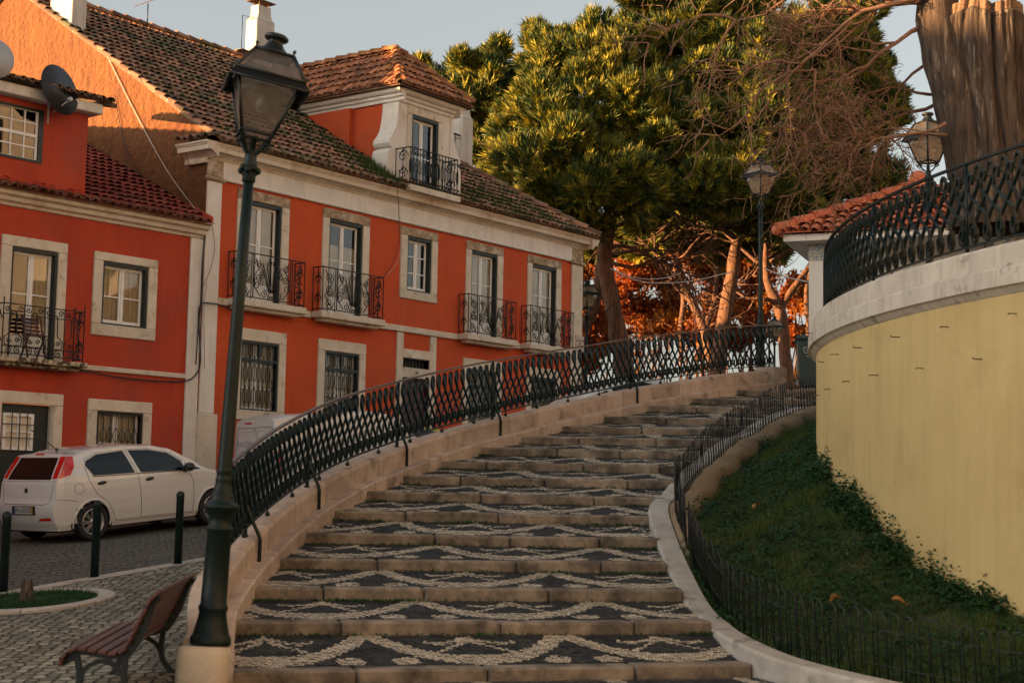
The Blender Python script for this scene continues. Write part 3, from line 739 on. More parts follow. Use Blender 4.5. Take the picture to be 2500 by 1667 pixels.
# ------------------------------------------------------------------ houses: local frame x along the street front, y into the house
class Front:
    def __init__(s, org, az, zb):
        s.o = V((org[0], org[1], 0)); s.d = V((math.sin(az), math.cos(az), 0)); s.n = V((math.cos(az), -math.sin(az), 0)); s.zb = zb; s.rz = PI / 2 - az
    def hit(s, px, py, o=0):
        w = ray(px, py); e = V((0, 0, EYE)); t = (o - s.n.dot(e - s.o)) / s.n.dot(w); p = e + w * t; return s.d.dot(p - s.o), p.z
    def side(s, px, py, x=0):
        w = ray(px, py); e = V((0, 0, EYE)); t = (x - s.d.dot(e - s.o)) / s.d.dot(w); p = e + w * t; return -s.n.dot(p - s.o), p.z
    def W(s, x, y, z): return s.o + s.d * x - s.n * y + V((0, 0, z))
    def root(s, name, label, cat): return thing(name, label, cat, (s.o.x, s.o.y, s.zb), s.rz)
M0 = P(498, 600, 33.2); AZ = math.radians(37)
FA = Front(M0, AZ, 1.45)
FB = Front(M0 + V((-.016, .012, 0)), math.radians(40.5), 1.0)
def hobj(mb, name, mats, root, fr):
    mb.v = [(x, y, z - fr.zb) for x, y, z in mb.v]; return mb.obj(name, mats, root)
def wall_holes(mb, x0, x1, z0, z1, holes, y=0, mi=0):
    xs = sorted({x0, x1, *[h[0] for h in holes], *[h[1] for h in holes]}); zs = sorted({z0, z1, *[h[2] for h in holes], *[h[3] for h in holes]})
    for a, b in zip(xs, xs[1:]):
        for c, d in zip(zs, zs[1:]):
            m, k = (a + b) / 2, (c + d) / 2
            if any(h[0] < m < h[1] and h[2] < k < h[3] for h in holes): continue
            mb.add([(a, y, c), (b, y, c), (b, y, d), (a, y, d)], [(0, 1, 2, 3)], mi)
def tiles(mb, O, u, v, n, U0, U1, L, cu=.215, cv=.37, r=.088, mi=0, base=1, lift=.03, skip=None, jit=.012):
    """half-round clay tiles in courses; U0/U1 give the row ends at distance b up the slope"""
    O, u, v, n = V(O), V(u).normalized(), V(v).normalized(), V(n).normalized()
    rows = int(math.ceil(L / cv))
    for j in range(rows):
        b0 = j * cv; b1 = min(L, b0 + cv * 1.12); ua, ub = U0(b0 + cv * .3), U1(b0 + cv * .3)
        if ub - ua < cu * .6: continue
        q = [O + u * ua + v * b0 + n * .012, O + u * ub + v * b0 + n * .012, O + u * U1(min(L, b0 + cv)) + v * min(L, b0 + cv) + n * .002, O + u * U0(min(L, b0 + cv)) + v * min(L, b0 + cv) + n * .002]
        mb.add(q, [(0, 1, 2, 3)], base)
        k0 = math.ceil(ua / cu)
        while k0 * cu < ub - cu * .25:
            c = k0 * cu + random.gauss(0, jit); k0 += 1
            if skip and skip(c, b0): continue
            sk = random.gauss(0, jit); l0 = lift + random.uniform(0, .014); s0 = b0 + random.gauss(0, .016); vs = []
            for bb, rr, ll, cc in ((s0, r * 1.06, l0, c), (b1, r * .86, .0, c + sk)):
                for k in range(6):
                    a = PI * k / 5; vs.append(O + u * (cc - rr * math.cos(a)) + v * bb + n * (ll + rr * .85 * math.sin(a)))
            fs = [(k, k + 1, k + 7, k + 6) for k in range(5)]
            vs += [O + u * c + v * (s0 + .01) + n * l0]
            mb.add(vs, fs, mi, True)
def half_caps(mb, a, b, r=.11, l=.42, mi=0, up=V((0, 0, 1))):
    a, b = V(a), V(b); t = (b - a); n = max(1, int(t.length / l)); t.normalize(); w = t.cross(up).normalized(); u = w.cross(t)
    for i in range(n):
        p = a.lerp(b, i / n); q = a.lerp(b, (i + 1.12) / n); vs = []; j = random.gauss(0, .008)
        for c, rr, h in ((p, r * 1.08, .03), (q, r * .9, .0)):
            for k in range(7):
                an = PI * k / 6 * 1.1 - .15; vs.append(c + w * (rr * math.cos(an) + j) + u * (rr * math.sin(an) + h))
        mb.add(vs, [(k, k + 1, k + 8, k + 7) for k in range(6)] + [tuple(range(7))], mi, True)
def eave_ends(mb, O, u, L, n, cu=.215, r=.088, mi=0):
    """the mortared open mouths of the lowest course"""
    O, u, n = V(O), V(u).normalized(), V(n).normalized()
    for k in range(int(L / cu)):
        c = k * cu; vs = []
        for rr in (r * 1.08, r * .74):
            for q in range(6):
                a = PI * q / 5; vs.append(O + u * (c - rr * math.cos(a)) + n * (.03 + rr * .85 * math.sin(a)))
        mb.add(vs, [(q, q + 1, q + 7, q + 6) for q in range(5)], mi)

def casement(root, fr, name, x0, x1, z0, z1, splits, y=.115, leaves=2, panel=0, curtain='curtain', glass='window_glass', drop=0, wood='white_wood', open_=0, gap=(0, 1)):
    """white glazed leaves + pane + curtain inside an opening; returns the window part"""
    mb = MB(); w = (x1 - x0) / leaves; st = .058
    for i in range(leaves):
        a, b = x0 + i * w + .003, x0 + (i + 1) * w - .003
        mb.box(a, a + st, y, y + .045, z0, z1, b=.006); mb.box(b - st, b, y, y + .045, z0, z1, b=.006)
        mb.box(a + st + .001, b - st - .001, y + .002, y + .043, z0, z0 + .075); mb.box(a + st + .001, b - st - .001, y + .002, y + .043, z1 - .06, z1)
        if panel: mb.box(a + st + .001, b - st - .001, y + .012, y + .035, z0 + .076, z0 + panel); mb.box(a + st + .07, b - st - .07, y + .005, y + .011, z0 + .14, z0 + panel - .07)
        for s in splits:
            zz = lerp(z0 + panel, z1, s); mb.box(a + st + .001, b - st - .001, y + .004, y + .040, zz - .014, zz + .014)
    if leaves == 2: m = (x0 + x1) / 2; mb.box(m - .022, m + .022, y - .014, y - .001, z0 + .01, z1 - .01, b=.004)
    win = hobj(mb, name, wood, root, fr)
    g = MB(); g.add([(x0 + .05, y + .022, z0 + .06), (x1 - .05, y + .022, z0 + .06), (x1 - .05, y + .022, z1 - .05), (x0 + .05, y + .022, z1 - .05)], [(0, 1, 2, 3)])
    hobj(g, 'pane', glass, win, fr)
    if curtain:
        c = MB(); ph = random.uniform(0, 6)
        for ca, cb in ((gap[0], .5), (.5, gap[1])):
            xa, xb = lerp(x0, x1, ca), lerp(x0, x1, cb)
            c.grid(40, 6, lambda u, v: (lerp(xa, xb, u), y + .065 + .022 * math.sin(u * 26 + ph) * (.5 + .5 * (1 - v)) + .012 * math.sin(u * 61 + v * 3), lerp(z0, z1 - drop, v)))
        hobj(c, 'curtain', curtain, win, fr)
    r = MB(); r.box(x0 - .1, x1 + .1, .03, y + .7, z0 - .1, z1 + .1); r.f = [f for i, f in enumerate(r.f) if i != 2]; r.mi = r.mi[:5]; r.sm = r.sm[:5]
    hobj(r, 'room', 'warm_room' if curtain is None else 'room_dark', win, fr)
    return win
def surround(root, fr, X0, X1, Z0, Z1, x0, x1, z0, z1, lintel='old_lintel', sill=True, foot=None, green=True, dep=.115, part='surround'):
    """stone frame round an opening, painted timber reveal"""
    mb = MB(); p = -.042; q = .02; zb = Z0 if sill else z0
    mb.box(X0, x0, p, q, zb + (0 if not sill else (z0 - Z0)), z1, 0, b=.012); mb.box(x1, X1, p, q, zb + (0 if not sill else (z0 - Z0)), z1, 0, b=.012)
    mb.box(X0, X1, p - .002, q, z1 + .002, Z1, 1, b=.014)
    if sill: mb.box(X0, X1, p - .004, q, Z0, z0 - .002, 0, b=.014)
    o = hobj(mb, part, ['limestone', lintel], root, fr)
    if green:
        g = MB(); t = .055
        g.box(x0, x0 + t, -.005, dep + .05, z0, z1); g.box(x1 - t, x1, -.005, dep + .05, z0, z1); g.box(x0 + t + .001, x1 - t - .001, -.005, dep + .05, z1 - t * 1.25, z1)
        if sill: g.box(x0 + t + .001, x1 - t - .001, -.005, dep + .05, z0, z0 + .035)
        hobj(g, 'timber_frame', 'green_wood', o, fr)
    return o
def scroll_panel(mb, O, u, L, H, style=0, r=.0145):
    """ornamental wrought-iron panel in the plane O + u*x + z"""
    O, u = V(O), V(u); T = lambda x, z: O + u * x + V((0, 0, z)); nn = u.cross(V((0, 0, 1)))
    mb.tube([T(0, H), T(L, H)], r, ref=(0, 0, 1), flat=(.022, .009)); mb.tube([T(0, .06), T(L, .06)], r, 4)
    for x in (0, L): mb.tube([T(x, -.02), T(x, H + (.02 if style != 2 else .12))], .012, 6)
    def crv(p, rr=r): mb.tube([T(a, b) for a, b in p], rr * .8, 4)
    def S(x, z, rad, a0, turns, fl=1):
        crv([(x + fl * (c - 0), z + d) for c, d in spiral((0, 0), rad, rad * .18, a0, turns, 16)])
    if L < .6:      # end panel: two S scrolls
        for z in (.28, .72):
            S(L * .5, z, L * .36, 0, 1.3); S(L * .5, z + .12, L * .25, PI, 1.2)
        crv([(L * .5, .06), (L * .5, H)]); return
    c = L / 2
    if style == 0:
        crv([(c + .115 * math.cos(a), .075 + .15 * math.sin(a)) for a in np.linspace(0, PI, 12)]); S(c - .045, .10, .04, 0, 1); S(c + .045, .10, .04, PI, -1)
        for k in (-.22, -.13, -.05, .05, .13, .22): crv([(c + k * .35, .22), (c + k * .7, .5), (c + k * 1.25, .80)])
        for f in (-1, 1):
            S(c + f * .10, .86, .085, PI / 2, f * 1.4); S(c + f * .27, .60, .09, PI / 2, f * 1.5)
            crv([(c + f * .10, .22), (c + f * .17, .42), (c + f * .24, .60), (c + f * .30, .68)])
            S(c + f * .24, .17, .10, PI / 2, f * 1.5); S(c + f * .42, .80, .095, PI, f * 1.5); S(c + f * .46, .36, .12, PI / 2, -f * 1.5); S(c + f * .40, .52, .09, 0, f * 1.4)
            crv([(c + f * .56, .06), (c + f * .56, H)]); crv([(c + f * .34, .10), (c + f * .52, .30), (c + f * .52, .55), (c + f * .40, .72), (c + f * .5, .92)])
            mb.tube([T(c + f * .62, -.02), T(c + f * .62, H)], .011, 6)
            w = L / 2 - .62
            for z in (.2, .5, .8): S(c + f * (.62 + w * .45), z, w * .33, 0, f * 1.5); 
            crv([(c + f * (.62 + w * .2), .08), (c + f * (.62 + w * .8), .35), (c + f * (.62 + w * .25), .65), (c + f * (.62 + w * .8), .95)])
    elif style == 1:
        n = int(L / .115)
        for k in range(n + 1):
            x = L * k / n
            crv([(x, .06), (x, .28), (x - .03, .36), (x - .03, .58), (x, .66), (x, H)]); crv([(x, .28), (x + .03, .36), (x + .03, .58), (x, .66)])
            S(x + .05, .14, .035, 0, 1); S(x + .05, H - .12, .035, PI, 1)
        crv([(c + .02 + .17 * math.cos(a), .48 + .24 * math.sin(a)) for a in np.linspace(0, 2 * PI, 22)], r * 1.6)
    else:
        n = 4
        for k in range(n):
            x0 = L * k / n; w = L / n; m = x0 + w / 2
            for f in (-1, 1):
                crv([(m + f * w * .14, .80), (m + f * w * .16, .45), (m + f * w * .42, .36), (m + f * w * .40, .22), (m, .20)]); S(m + f * w * .20, .31, w * .12, 0, f * 1.3); S(m + f * w * .22, .12, w * .17, PI / 2, f * 1.4)
                S(m + f * w * .3, .90, w * .14, 0, f * 1.3)
            crv([(m + w * .14 * math.cos(a), .80 + .06 * math.sin(a)) for a in np.linspace(0, PI, 8)]); crv([(x0 + w, .1), (x0 + w, H)])
        crv([(0, .80), (L, .80)]); crv([(0, .19), (L, .19)])
def balcony(root, fr, x0, x1, zs, H, proj, style, slab_mat='limestone', slab_t=.15, iron='black_iron', sx0=None, sx1=None):
    mb = MB(); a, b = (sx0 if sx0 is not None else x0 - .06), (sx1 if sx1 is not None else x1 + .06)
    if slab_t:
        mb.box(a, b, -proj - .06, -.044, zs - slab_t, zs, b=.02); mb.box(a + .1, b - .1, -proj + .03, -.044, zs - slab_t - .07, zs - slab_t - .002, b=.03)
        sl = hobj(mb, 'balcony', slab_mat, root, fr)
    else: sl = root
    m = MB(); scroll_panel(m, (x0, -proj, zs), (1, 0, 0), x1 - x0, H, style); scroll_panel(m, (x0, -.03, zs), (0, -1, 0), proj - .03, H, style); scroll_panel(m, (x1, -.03, zs), (0, -1, 0), proj - .03, H, style)
    hobj(m, 'balustrade', iron, sl, fr); return sl
def grille(mb, x0, x1, z0, z1, y=-.015, style=0):
    t = .03
    mb.box(x0, x0 + t * 1.6, y, y + .05, z0, z1); mb.box(x1 - t * 1.6, x1, y, y + .05, z0, z1)
    mb.box(x0, x1, y + .002, y + .048, z1 - t * 1.6, z1 - .001); mb.box(x0, x1, y + .002, y + .048, z0 + .001, z0 + t)
    if style == 0:
        zt = lerp(z0, z1, .73); m = (x0 + x1) / 2; mb.box(x0, x1, y + .004, y + .046, zt - .03, zt + .03); mb.box(m - .025, m + .025, y + .003, y + .047, zt, z1)
        n = 8
    else: n = 7
    for k in range(1, n):
        x = lerp(x0 + t, x1 - t, k / n); w = (x1 - x0) / n * .42; r = .0085
        zz = [lerp(z0, z1, q) for q in ((.02, .10, .30, .37, .43, .63, .70, .76, .93, .98) if style == 0 else (.02, .12, .22, .44, .54, .70, .76, .82, .93, .98))]
        mb.tube([(x, y + .02, zz[0]), (x, y + .02, zz[-1])], r, 4)
        for a, b, c, d in ((1, 2, 2, 3), (4, 5, 5, 6)):
            for f in (-1, 1): mb.tube([(x, y + .02, lerp(zz[a], zz[b], -.1)), (x + f * w * .8, y + .02, lerp(zz[a], zz[b], .12)), (x + f * w, y + .02, lerp(zz[a], zz[b], .5)), (x + f * w * .8, y + .02, lerp(zz[a], zz[b], .85)), (x, y + .02, zz[d])], r * .8, 4)
        if style == 0:
            for f in (-1, 1): mb.tube([(x, y + .02, zz[7]), (x + f * w, y + .02, zz[7] + .06), (x + f * w, y + .02, zz[9])], r * .8, 4)

# ================================================================== main house
H = FA.root('orange_house', 'long orange house with white cornice, mossy tiled roof and iron balconies', 'house')
UP = [(0.899, 2.487), (3.573, 5.183), (8.896, 10.47), (11.577, 13.167)]
holes = []; UZ1 = 8.10; SL = 5.86
doors = []
for a, b in UP: doors.append((a + .22, b - .235)); holes.append((a + .22, b - .235, SL, UZ1))
holes.append((6.58, 7.51, 6.75, 8.10))
GW = [(0.93, 2.518), (3.545, 5.164), (8.873, 10.504), (11.6, 13.2)]
for a, b in GW: holes.append((a + .23, b - .22, 3.50, 5.01))
holes.append((6.51, 7.53, 2.3, 5.08))
mb = MB(); wall_holes(mb, 0, 14.15, 0, 8.45, holes)
mb.add([(14.15, 0, 0), (14.15, 14.4, 0), (14.15, 14.4, 9.1), (14.15, 0, 9.1)], [(0, 1, 2, 3)])
mb.add([(0, 14.4, 0), (14.15, 14.4, 0), (14.15, 14.4, 9.1), (0, 14.4, 9.1)], [(3, 2, 1, 0)])
hobj(mb, 'wall', 'orange_plaster', H, FA)
SLP = .628; E_Y, E_Z = -.45, 9.12
def roof_z(y): return E_Z + SLP * (y - E_Y)
YR = 7.2; ZR = roof_z(YR); SR = 8.6
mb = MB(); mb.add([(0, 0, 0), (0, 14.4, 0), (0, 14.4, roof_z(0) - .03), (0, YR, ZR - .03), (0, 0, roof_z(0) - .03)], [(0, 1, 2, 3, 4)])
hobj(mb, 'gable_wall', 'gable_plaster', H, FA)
# stone dressings
mb = MB(); mb.box(0, .417, -.05, -.002, 3.36, 8.33, b=.012); hobj(mb, 'pilaster', 'limewash', H, FA)
mb = MB(); mb.box(13.655, 14.20, -.05, -.002, 3.0, 8.33, b=.012); hobj(mb, 'pilaster', 'limestone', H, FA)
mb = MB(); mb.box(-.05, .49, -.10, -.002, .4, 3.355, b=.02); mb.box(13.6, 14.2, -.10, -.002, 1, 2.95, b=.02); mb.box(.492, 13.598, -.045, -.002, .3, 1.95, b=.01)
hobj(mb, 'base_course', 'limestone', H, FA)
for a, b in ((-.02, .43), (13.64, 14.17)): mb = MB(); mb.box(a, b, -.075, -.002, 8.43, 8.80, b=.02); mb.box(a - .06, b + .06, -.12, -.002, 8.335, 8.429, b=.03); hobj(mb, 'capital', 'old_lintel', H, FA)
mb = MB(); mb.box(.432, 13.638, -.05, -.002, 8.445, 8.80); mb.box(.492, 13.578, -.085, -.002, 8.385, 8.442, b=.02); hobj(mb, 'frieze', 'limewash', H, FA)
mb = MB(); prof = [(-.055, 8.802), (-.085, 8.85), (-.17, 8.91), (-.25, 8.93), (-.30, 8.925), (-.31, 9.02), (-.33, 9.03), (-.335, 9.055), (-.36, 9.065), (-.37, 9.11), (0, 9.11), (0, 8.802)]
mb.prism(prof, lambda y, z, x: (x, y, z), -.02, 14.2)
for s, x0 in ((-1, -.022), (1, 14.202)):       # returns on both gables
    mb.prism(prof, lambda o, z, y: (x0 + s * (-o - .02), y, z), -.37 if s < 0 else -.37, .62 if s < 0 else 5)
mb.box(-.10, -.03, -.05, .60, 8.70, 8.80)
hobj(mb, 'cornice', 'cornice_wash', H, FA)
mb = MB(); xs = [0.42] + [v for a, b in ((0.74, 2.81), (3.24, 5.45), (8.58, 10.73), (11.26, 13.39)) for v in (a, b)] + [13.66]
for a, b in zip(xs[::2], xs[1::2]): mb = MB(); mb.box(a + .002, b - .002, -.075, -.002, 5.70, 5.85, b=.015); hobj(mb, 'string_course', 'limestone', H, FA)
# windows and doors
for k, ((a, b), (x0, x1)) in enumerate(zip(UP, doors)):
    s = surround(H, FA, a, b, SL, 8.325, x0, x1, SL, UZ1, sill=False)
    casement(H, FA, 'balcony_door', x0 + .056, x1 - .056, SL + .01, UZ1 - .07, [.50 if k < 2 else .56], panel=.42, gap=[(.05, .95), (0, 1), (.12, 1), (0, 1)][k], drop=[0, .5, 0, 0][k], curtain=['cream_shutter', 'curtain', 'curtain', 'curtain'][k])
s = surround(H, FA, 6.322, 7.742, 6.535, 8.315, 6.58, 7.51, 6.75, 8.10)
casement(H, FA, 'window', 6.636, 7.454, 6.79, 8.03, [.34, .67], gap=(.55, .8), curtain='curtain')
for k, (x0, x1) in enumerate(((.70, 2.72), (3.31, 5.38), (8.65, 10.67), (11.33, 13.33))): balcony(H, FA, x0, x1, SL, 1.02, .33, 0)
for a, b in GW:
    x0, x1 = a + .23, b - .22
    surround(H, FA, a, b, 3.28, 5.275, x0, x1, 3.50, 5.01, lintel='limestone', green=False)
    w = casement(H, FA, 'barred_window', x0, x1, 3.5, 5.01, [.33, .66], y=.14, curtain='cream_shutter')
    g = MB(); grille(g, x0 + .003, x1 - .003, 3.503, 5.007); hobj(g, 'window_grille', 'green_wood', w, FA)
mb = MB(); mb.box(6.27, 6.509, -.042, .02, 1.2, 5.69, b=.012); mb.box(7.531, 7.77, -.042, .02, 1.2, 5.69, b=.012)
mb.box(6.511, 7.529, -.04, .14, 5.082, 5.30, b=.01); mb.box(6.511, 7.529, -.036, .14, 4.60, 4.85, b=.01)
dr = hobj(mb, 'entrance_door', 'limestone', H, FA)
mb = MB(); mb.box(6.515, 7.525, .10, .15, 1.3, 4.595); mb.box(6.6, 6.98, .085, .099, 2.4, 4.4, b=.01); mb.box(7.06, 7.44, .085, .099, 2.4, 4.4, b=.01)
m = bpy.data.materials.new('door_red'); MATS['door_red'] = m; m.use_nodes = True; m.node_tree.nodes['Principled BSDF'].inputs['Base Color'].default_value = (.07, .012, .012, 1)
hobj(mb, 'door_leaf', 'door_red', dr, FA)
mb = MB(); mb.box(6.515, 7.525, .16, .18, 4.852, 5.08, 0)
for k in range(1, 8): mb.box(6.51 + k * .127 - .012, 6.51 + k * .127 + .012, .10, .13, 4.852, 5.08, 1)
hobj(mb, 'transom_grille', ['room_dark', 'green_wood'], dr, FA)
def text_mesh(body, size, name, mname, align='CENTER', ext=.002):
    cu = bpy.data.curves.new(name, 'FONT'); cu.body = body; cu.size = size; cu.align_x = align; cu.align_y = 'CENTER'; cu.extrude = ext; cu.resolution_u = 2
    o = bpy.data.objects.new(name, cu); COL.objects.link(o); bpy.context.view_layer.update()
    me = bpy.data.meshes.new_from_object(o.evaluated_get(bpy.context.evaluated_depsgraph_get())); bpy.data.objects.remove(o); bpy.data.curves.remove(cu)
    me.name = name; me.materials.clear(); me.materials.append(MATS[mname]); return me
o = link('house_number', text_mesh('10', .13, 'house_number', 'ink'), dr); o.location = (7.02, -.046, 4.725 - FA.zb); o.rotation_euler = (PI / 2, 0, 0)
# roof
mb = MB(); cs = 1 / math.sqrt(1 + SLP * SLP); Lr_ = (YR - E_Y) / cs
u1 = lambda b: 14.55 - (b * cs) * (14.55 - SR) / (YR - E_Y)
def in_dormer(c, b): y = E_Y + b * cs; return 6.2 < c - .2 < 8.2 and y < 2.6 and y > .0
tiles(mb, (0, E_Y, E_Z), (1, 0, 0), (0, cs, SLP * cs), (0, -SLP * cs, cs), lambda b: -.06, u1, Lr_, skip=in_dormer, jit=.02)
mb.add([(-.06, YR, ZR), (SR, YR, ZR), (14.55, 14.85, E_Z), (-.06, 14.85, E_Z)], [(0, 1, 2, 3)], 1); mb.add([(14.55, E_Y, E_Z), (14.55, 14.85, E_Z), (SR, YR, ZR)], [(0, 1, 2)], 1)
hobj(mb, 'roof', ['old_tile', 'old_tile'], H, FA)
rf = [o for o in H.children if o.name.startswith('roof')][0]
mb = MB(); half_caps(mb, (-.1, YR, ZR + .06), (SR, YR, ZR + .06)); half_caps(mb, (14.5, E_Y + .05, E_Z + .09), (SR, YR, ZR + .06)); hobj(mb, 'ridge_caps', 'old_tile', rf, FA)
mb = MB(); eave_ends(mb, (0, E_Y - .005, E_Z), (1, 0, 0), 14.5, (0, -SLP * cs, cs)); mb.box(-.05, 14.5, -.41, -.0, 9.112, 9.135)
tiles(mb, (-.42, -.40, 9.13), (0, 1, 0), (.8, 0, .30), (-.3, 0, .8), lambda b: 0, lambda b: 1.05, .42, cv=.42); eave_ends(mb, (-.425, -.40, 9.13), (0, 1, 0), 1.05, (-.3, 0, .8))
hobj(mb, 'eave_tiles', ['eave_tile', 'eave_tile'], rf, FA)
mb = MB(); n_ = 60
for i in range(n_): # mortar verge up the gable
    pass
mb.hexa([(-.05, -.1, roof_z(-.1) - .04), (.05, -.1, roof_z(-.1) - .04), (.05, YR, ZR - .04), (-.05, YR, ZR - .04), (-.05, -.1, roof_z(-.1) + .05), (.05, -.1, roof_z(-.1) + .05), (.05, YR, ZR + .05), (-.05, YR, ZR + .05)])
hobj(mb, 'verge', 'eave_tile', rf, FA)
# moss cushions on the tiles
mv = []; mf = []; mt = []
for i in range(420):
    s = random.choice([random.uniform(4.5, 14), random.uniform(.3, 13), random.gauss(5.4, .4), random.uniform(8.4, 13)]); y = random.choice([random.uniform(E_Y, E_Y + 1.2), random.uniform(E_Y, 5), random.uniform(E_Y, 2.5)])
    if s > u1((y - E_Y) / cs) - .1: continue
    for k in range(random.randint(20, 60)):
        xx = s + random.gauss(0, .10); yy = y + random.gauss(0, .10); blade((xx, yy, roof_z(yy) + .09 - FA.zb), random.uniform(.015, .06), .014, .03, random.uniform(.0, .5))
for k in range(500): 
    xx = 5.55 + random.gauss(0, .16); yy = random.uniform(-.3, .6); blade((xx, yy, roof_z(yy) + .08 - FA.zb), random.uniform(.05, .28), .012, .08, random.uniform(.1, .8))
link('roof_moss', npmesh('roof_moss', np.array(mv), np.array(mf), ['grass_blade'], np.array(mt) ** 1.5), rf)
# dormer ------------------------------------------------------------------
DX0, DX1 = 6.11, 8.24; DC = (DX0 + DX1) / 2; DZ1 = 11.39
mb = MB(); wall_holes(mb, DX0, DX1, 9.0, DZ1, [(6.64, 7.67, 9.2, 11.17)], 0); D = hobj(mb, 'dormer', 'limewash', H, FA)
mb = MB()
for x in (DX0 + .02, DX1 - .02): mb.add([(x, 0, 9), (x, 1.5, 9), (x, 1.5, DZ1), (x, 0, DZ1)], [(0, 1, 2, 3)]); mb.add([(x - .14 * (1 if x < DC else -1), 1.5, 9), (x - .14 * (1 if x < DC else -1), 4.2, 9), (x - .14 * (1 if x < DC else -1), 4.2, DZ1), (x - .14 * (1 if x < DC else -1), 1.5, DZ1)], [(0, 1, 2, 3)]); mb.add([(x, 1.5, 9), (x - .14 * (1 if x < DC else -1), 1.5, 9), (x - .14 * (1 if x < DC else -1), 1.5, DZ1), (x, 1.5, DZ1)], [(0, 1, 2, 3)])
hobj(mb, 'side_wall', 'orange_plaster', D, FA)
cz = [(1040, 605), (1034, 700), (1022, 800), (1003, 890), (975, 945), (945, 985), (937, 1020), (950, 1055), (972, 1072), (950, 1085), (933, 1115), (928, 1180), (922, 1400)]
pr = [FA.hit(720 + x * .2424, 100 + y * .2424) for x, y in cz]
inner = DX0 + .10
for f in (0, 1):
    poly = [((x if not f else 2 * DC - x), z) for x, z in pr]; ie = inner if not f else 2 * DC - inner; poly += [(ie, 9.0), (ie, DZ1)]
    mb = MB(); mb.prism(poly[::-1] if f else poly, lambda a, b, y: (a, y, b), -.025, .50); hobj(mb, 'scroll_console', 'limewash', D, FA)
mb = MB(); cpf = [(0, 11.39), (-.05, 11.39), (-.06, 11.46), (-.12, 11.49), (-.13, 11.54), (-.21, 11.57), (-.24, 11.60), (-.25, 11.66), (0, 11.66)]
mb.prism(cpf, lambda y, z, x: (x, y, z), DX0 - .01, DX1 + .01)
for s, x0 in ((-1, DX0), (1, DX1)): mb.prism(cpf, lambda o, z, y: (x0 + s * (-o), y, z), -.25, 4.3)
hobj(mb, 'dormer_cornice', 'limewash', D, FA)
ex0, ex1, ey, ez = DX0 - .42, DX1 + .42, -.42, 11.70; hw = (ex1 - ex0) / 2; RZ = 13.07; sl = (RZ - ez) / hw; c2 = 1 / math.sqrt(1 + sl * sl); LL = hw / c2
mb = MB(); yend = lambda b: (ez + b * c2 * sl - E_Z) / SLP + E_Y + .3
tiles(mb, (ex0, 0, ez), (0, 1, 0), (c2, 0, sl * c2), (-sl * c2, 0, c2), lambda b: ey + b * c2, yend, LL, cu=.205, cv=.36)
tiles(mb, (ex1, 0, ez), (0, -1, 0), (-c2, 0, sl * c2), (sl * c2, 0, c2), lambda b: -yend(b), lambda b: -(ey + b * c2), LL, cu=.205, cv=.36)
tiles(mb, (DC, ey, ez), (1, 0, 0), (0, c2, sl * c2), (0, -sl * c2, c2), lambda b: -hw + b * c2, lambda b: hw - b * c2, LL, cu=.205, cv=.36)
R2 = hobj(mb, 'dormer_roof', ['dormer_tile', 'dormer_tile'], D, FA)
mb = MB(); apx = (DC, ey + hw, RZ + .05)
half_caps(mb, (ex0 + .05, ey + .05, ez + .09), apx, .12, .3); half_caps(mb, (ex1 - .05, ey + .05, ez + .09), apx, .12, .3); half_caps(mb, (DC, 5.9, RZ + .05), apx, .12, .4); mb.ball(apx, .13)
hobj(mb, 'hip_caps', 'ridge_tile', D, FA)
mb = MB(); eave_ends(mb, (ex0, ey, ez), (0, 1, 0), 4, (-sl * c2, 0, c2), .205); eave_ends(mb, (ex0, ey - .004, ez), (1, 0, 0), hw * 2, (0, -sl * c2, c2), .205); mb.box(ex0 + .03, ex1 - .03, ey + .03, 0, ez - .035, ez - .005); mb.box(ex0 + .03, DX0, 0.001, 4, ez - .035, ez - .005)
hobj(mb, 'dormer_eave_tiles', 'eave_tile', D, FA)
mb = MB(); mb.box(6.46, 6.638, -.03, .02, 9.2, 11.165, b=.01); mb.box(7.672, 7.85, -.03, .02, 9.2, 11.165, b=.01); mb.box(6.46, 7.85, -.032, .02, 11.172, 11.36, b=.012); hobj(mb, 'dormer_surround', 'limestone', D, FA)
mb = MB(); mb.box(6.64, 6.70, -.005, .17, 9.2, 11.17); mb.box(7.60, 7.67, -.005, .17, 9.2, 11.17); mb.box(6.702, 7.598, -.005, .17, 11.09, 11.168); hobj(mb, 'dormer_frame', 'green_wood', D, FA)
casement(D, FA, 'dormer_door', 6.70, 7.60, 9.22, 11.09, [.5], curtain=None)
for o in [c for c in bpy.data.objects if c.parent and c.parent.parent and c.parent.parent.parent and c.parent.parent.parent == H and c.parent.parent == D]:
    o.parent = D      # keep to thing > part > sub-part
mb = MB(); mb.box(6.0, 7.95, -.56, -.03, 9.10, 9.24); hobj(mb, 'dormer_ledge', 'limestone', D, FA)
m = MB()
for O, u, L in (((6.05, -.5, 9.24), (1, 0, 0), 1.82), ((6.05, -.03, 9.24), (0, -1, 0), .47), ((7.87, -.03, 9.24), (0, -1, 0), .47)): scroll_panel(m, O, u, L, .93, 1)
hobj(m, 'dormer_balustrade', 'green_iron', D, FA)
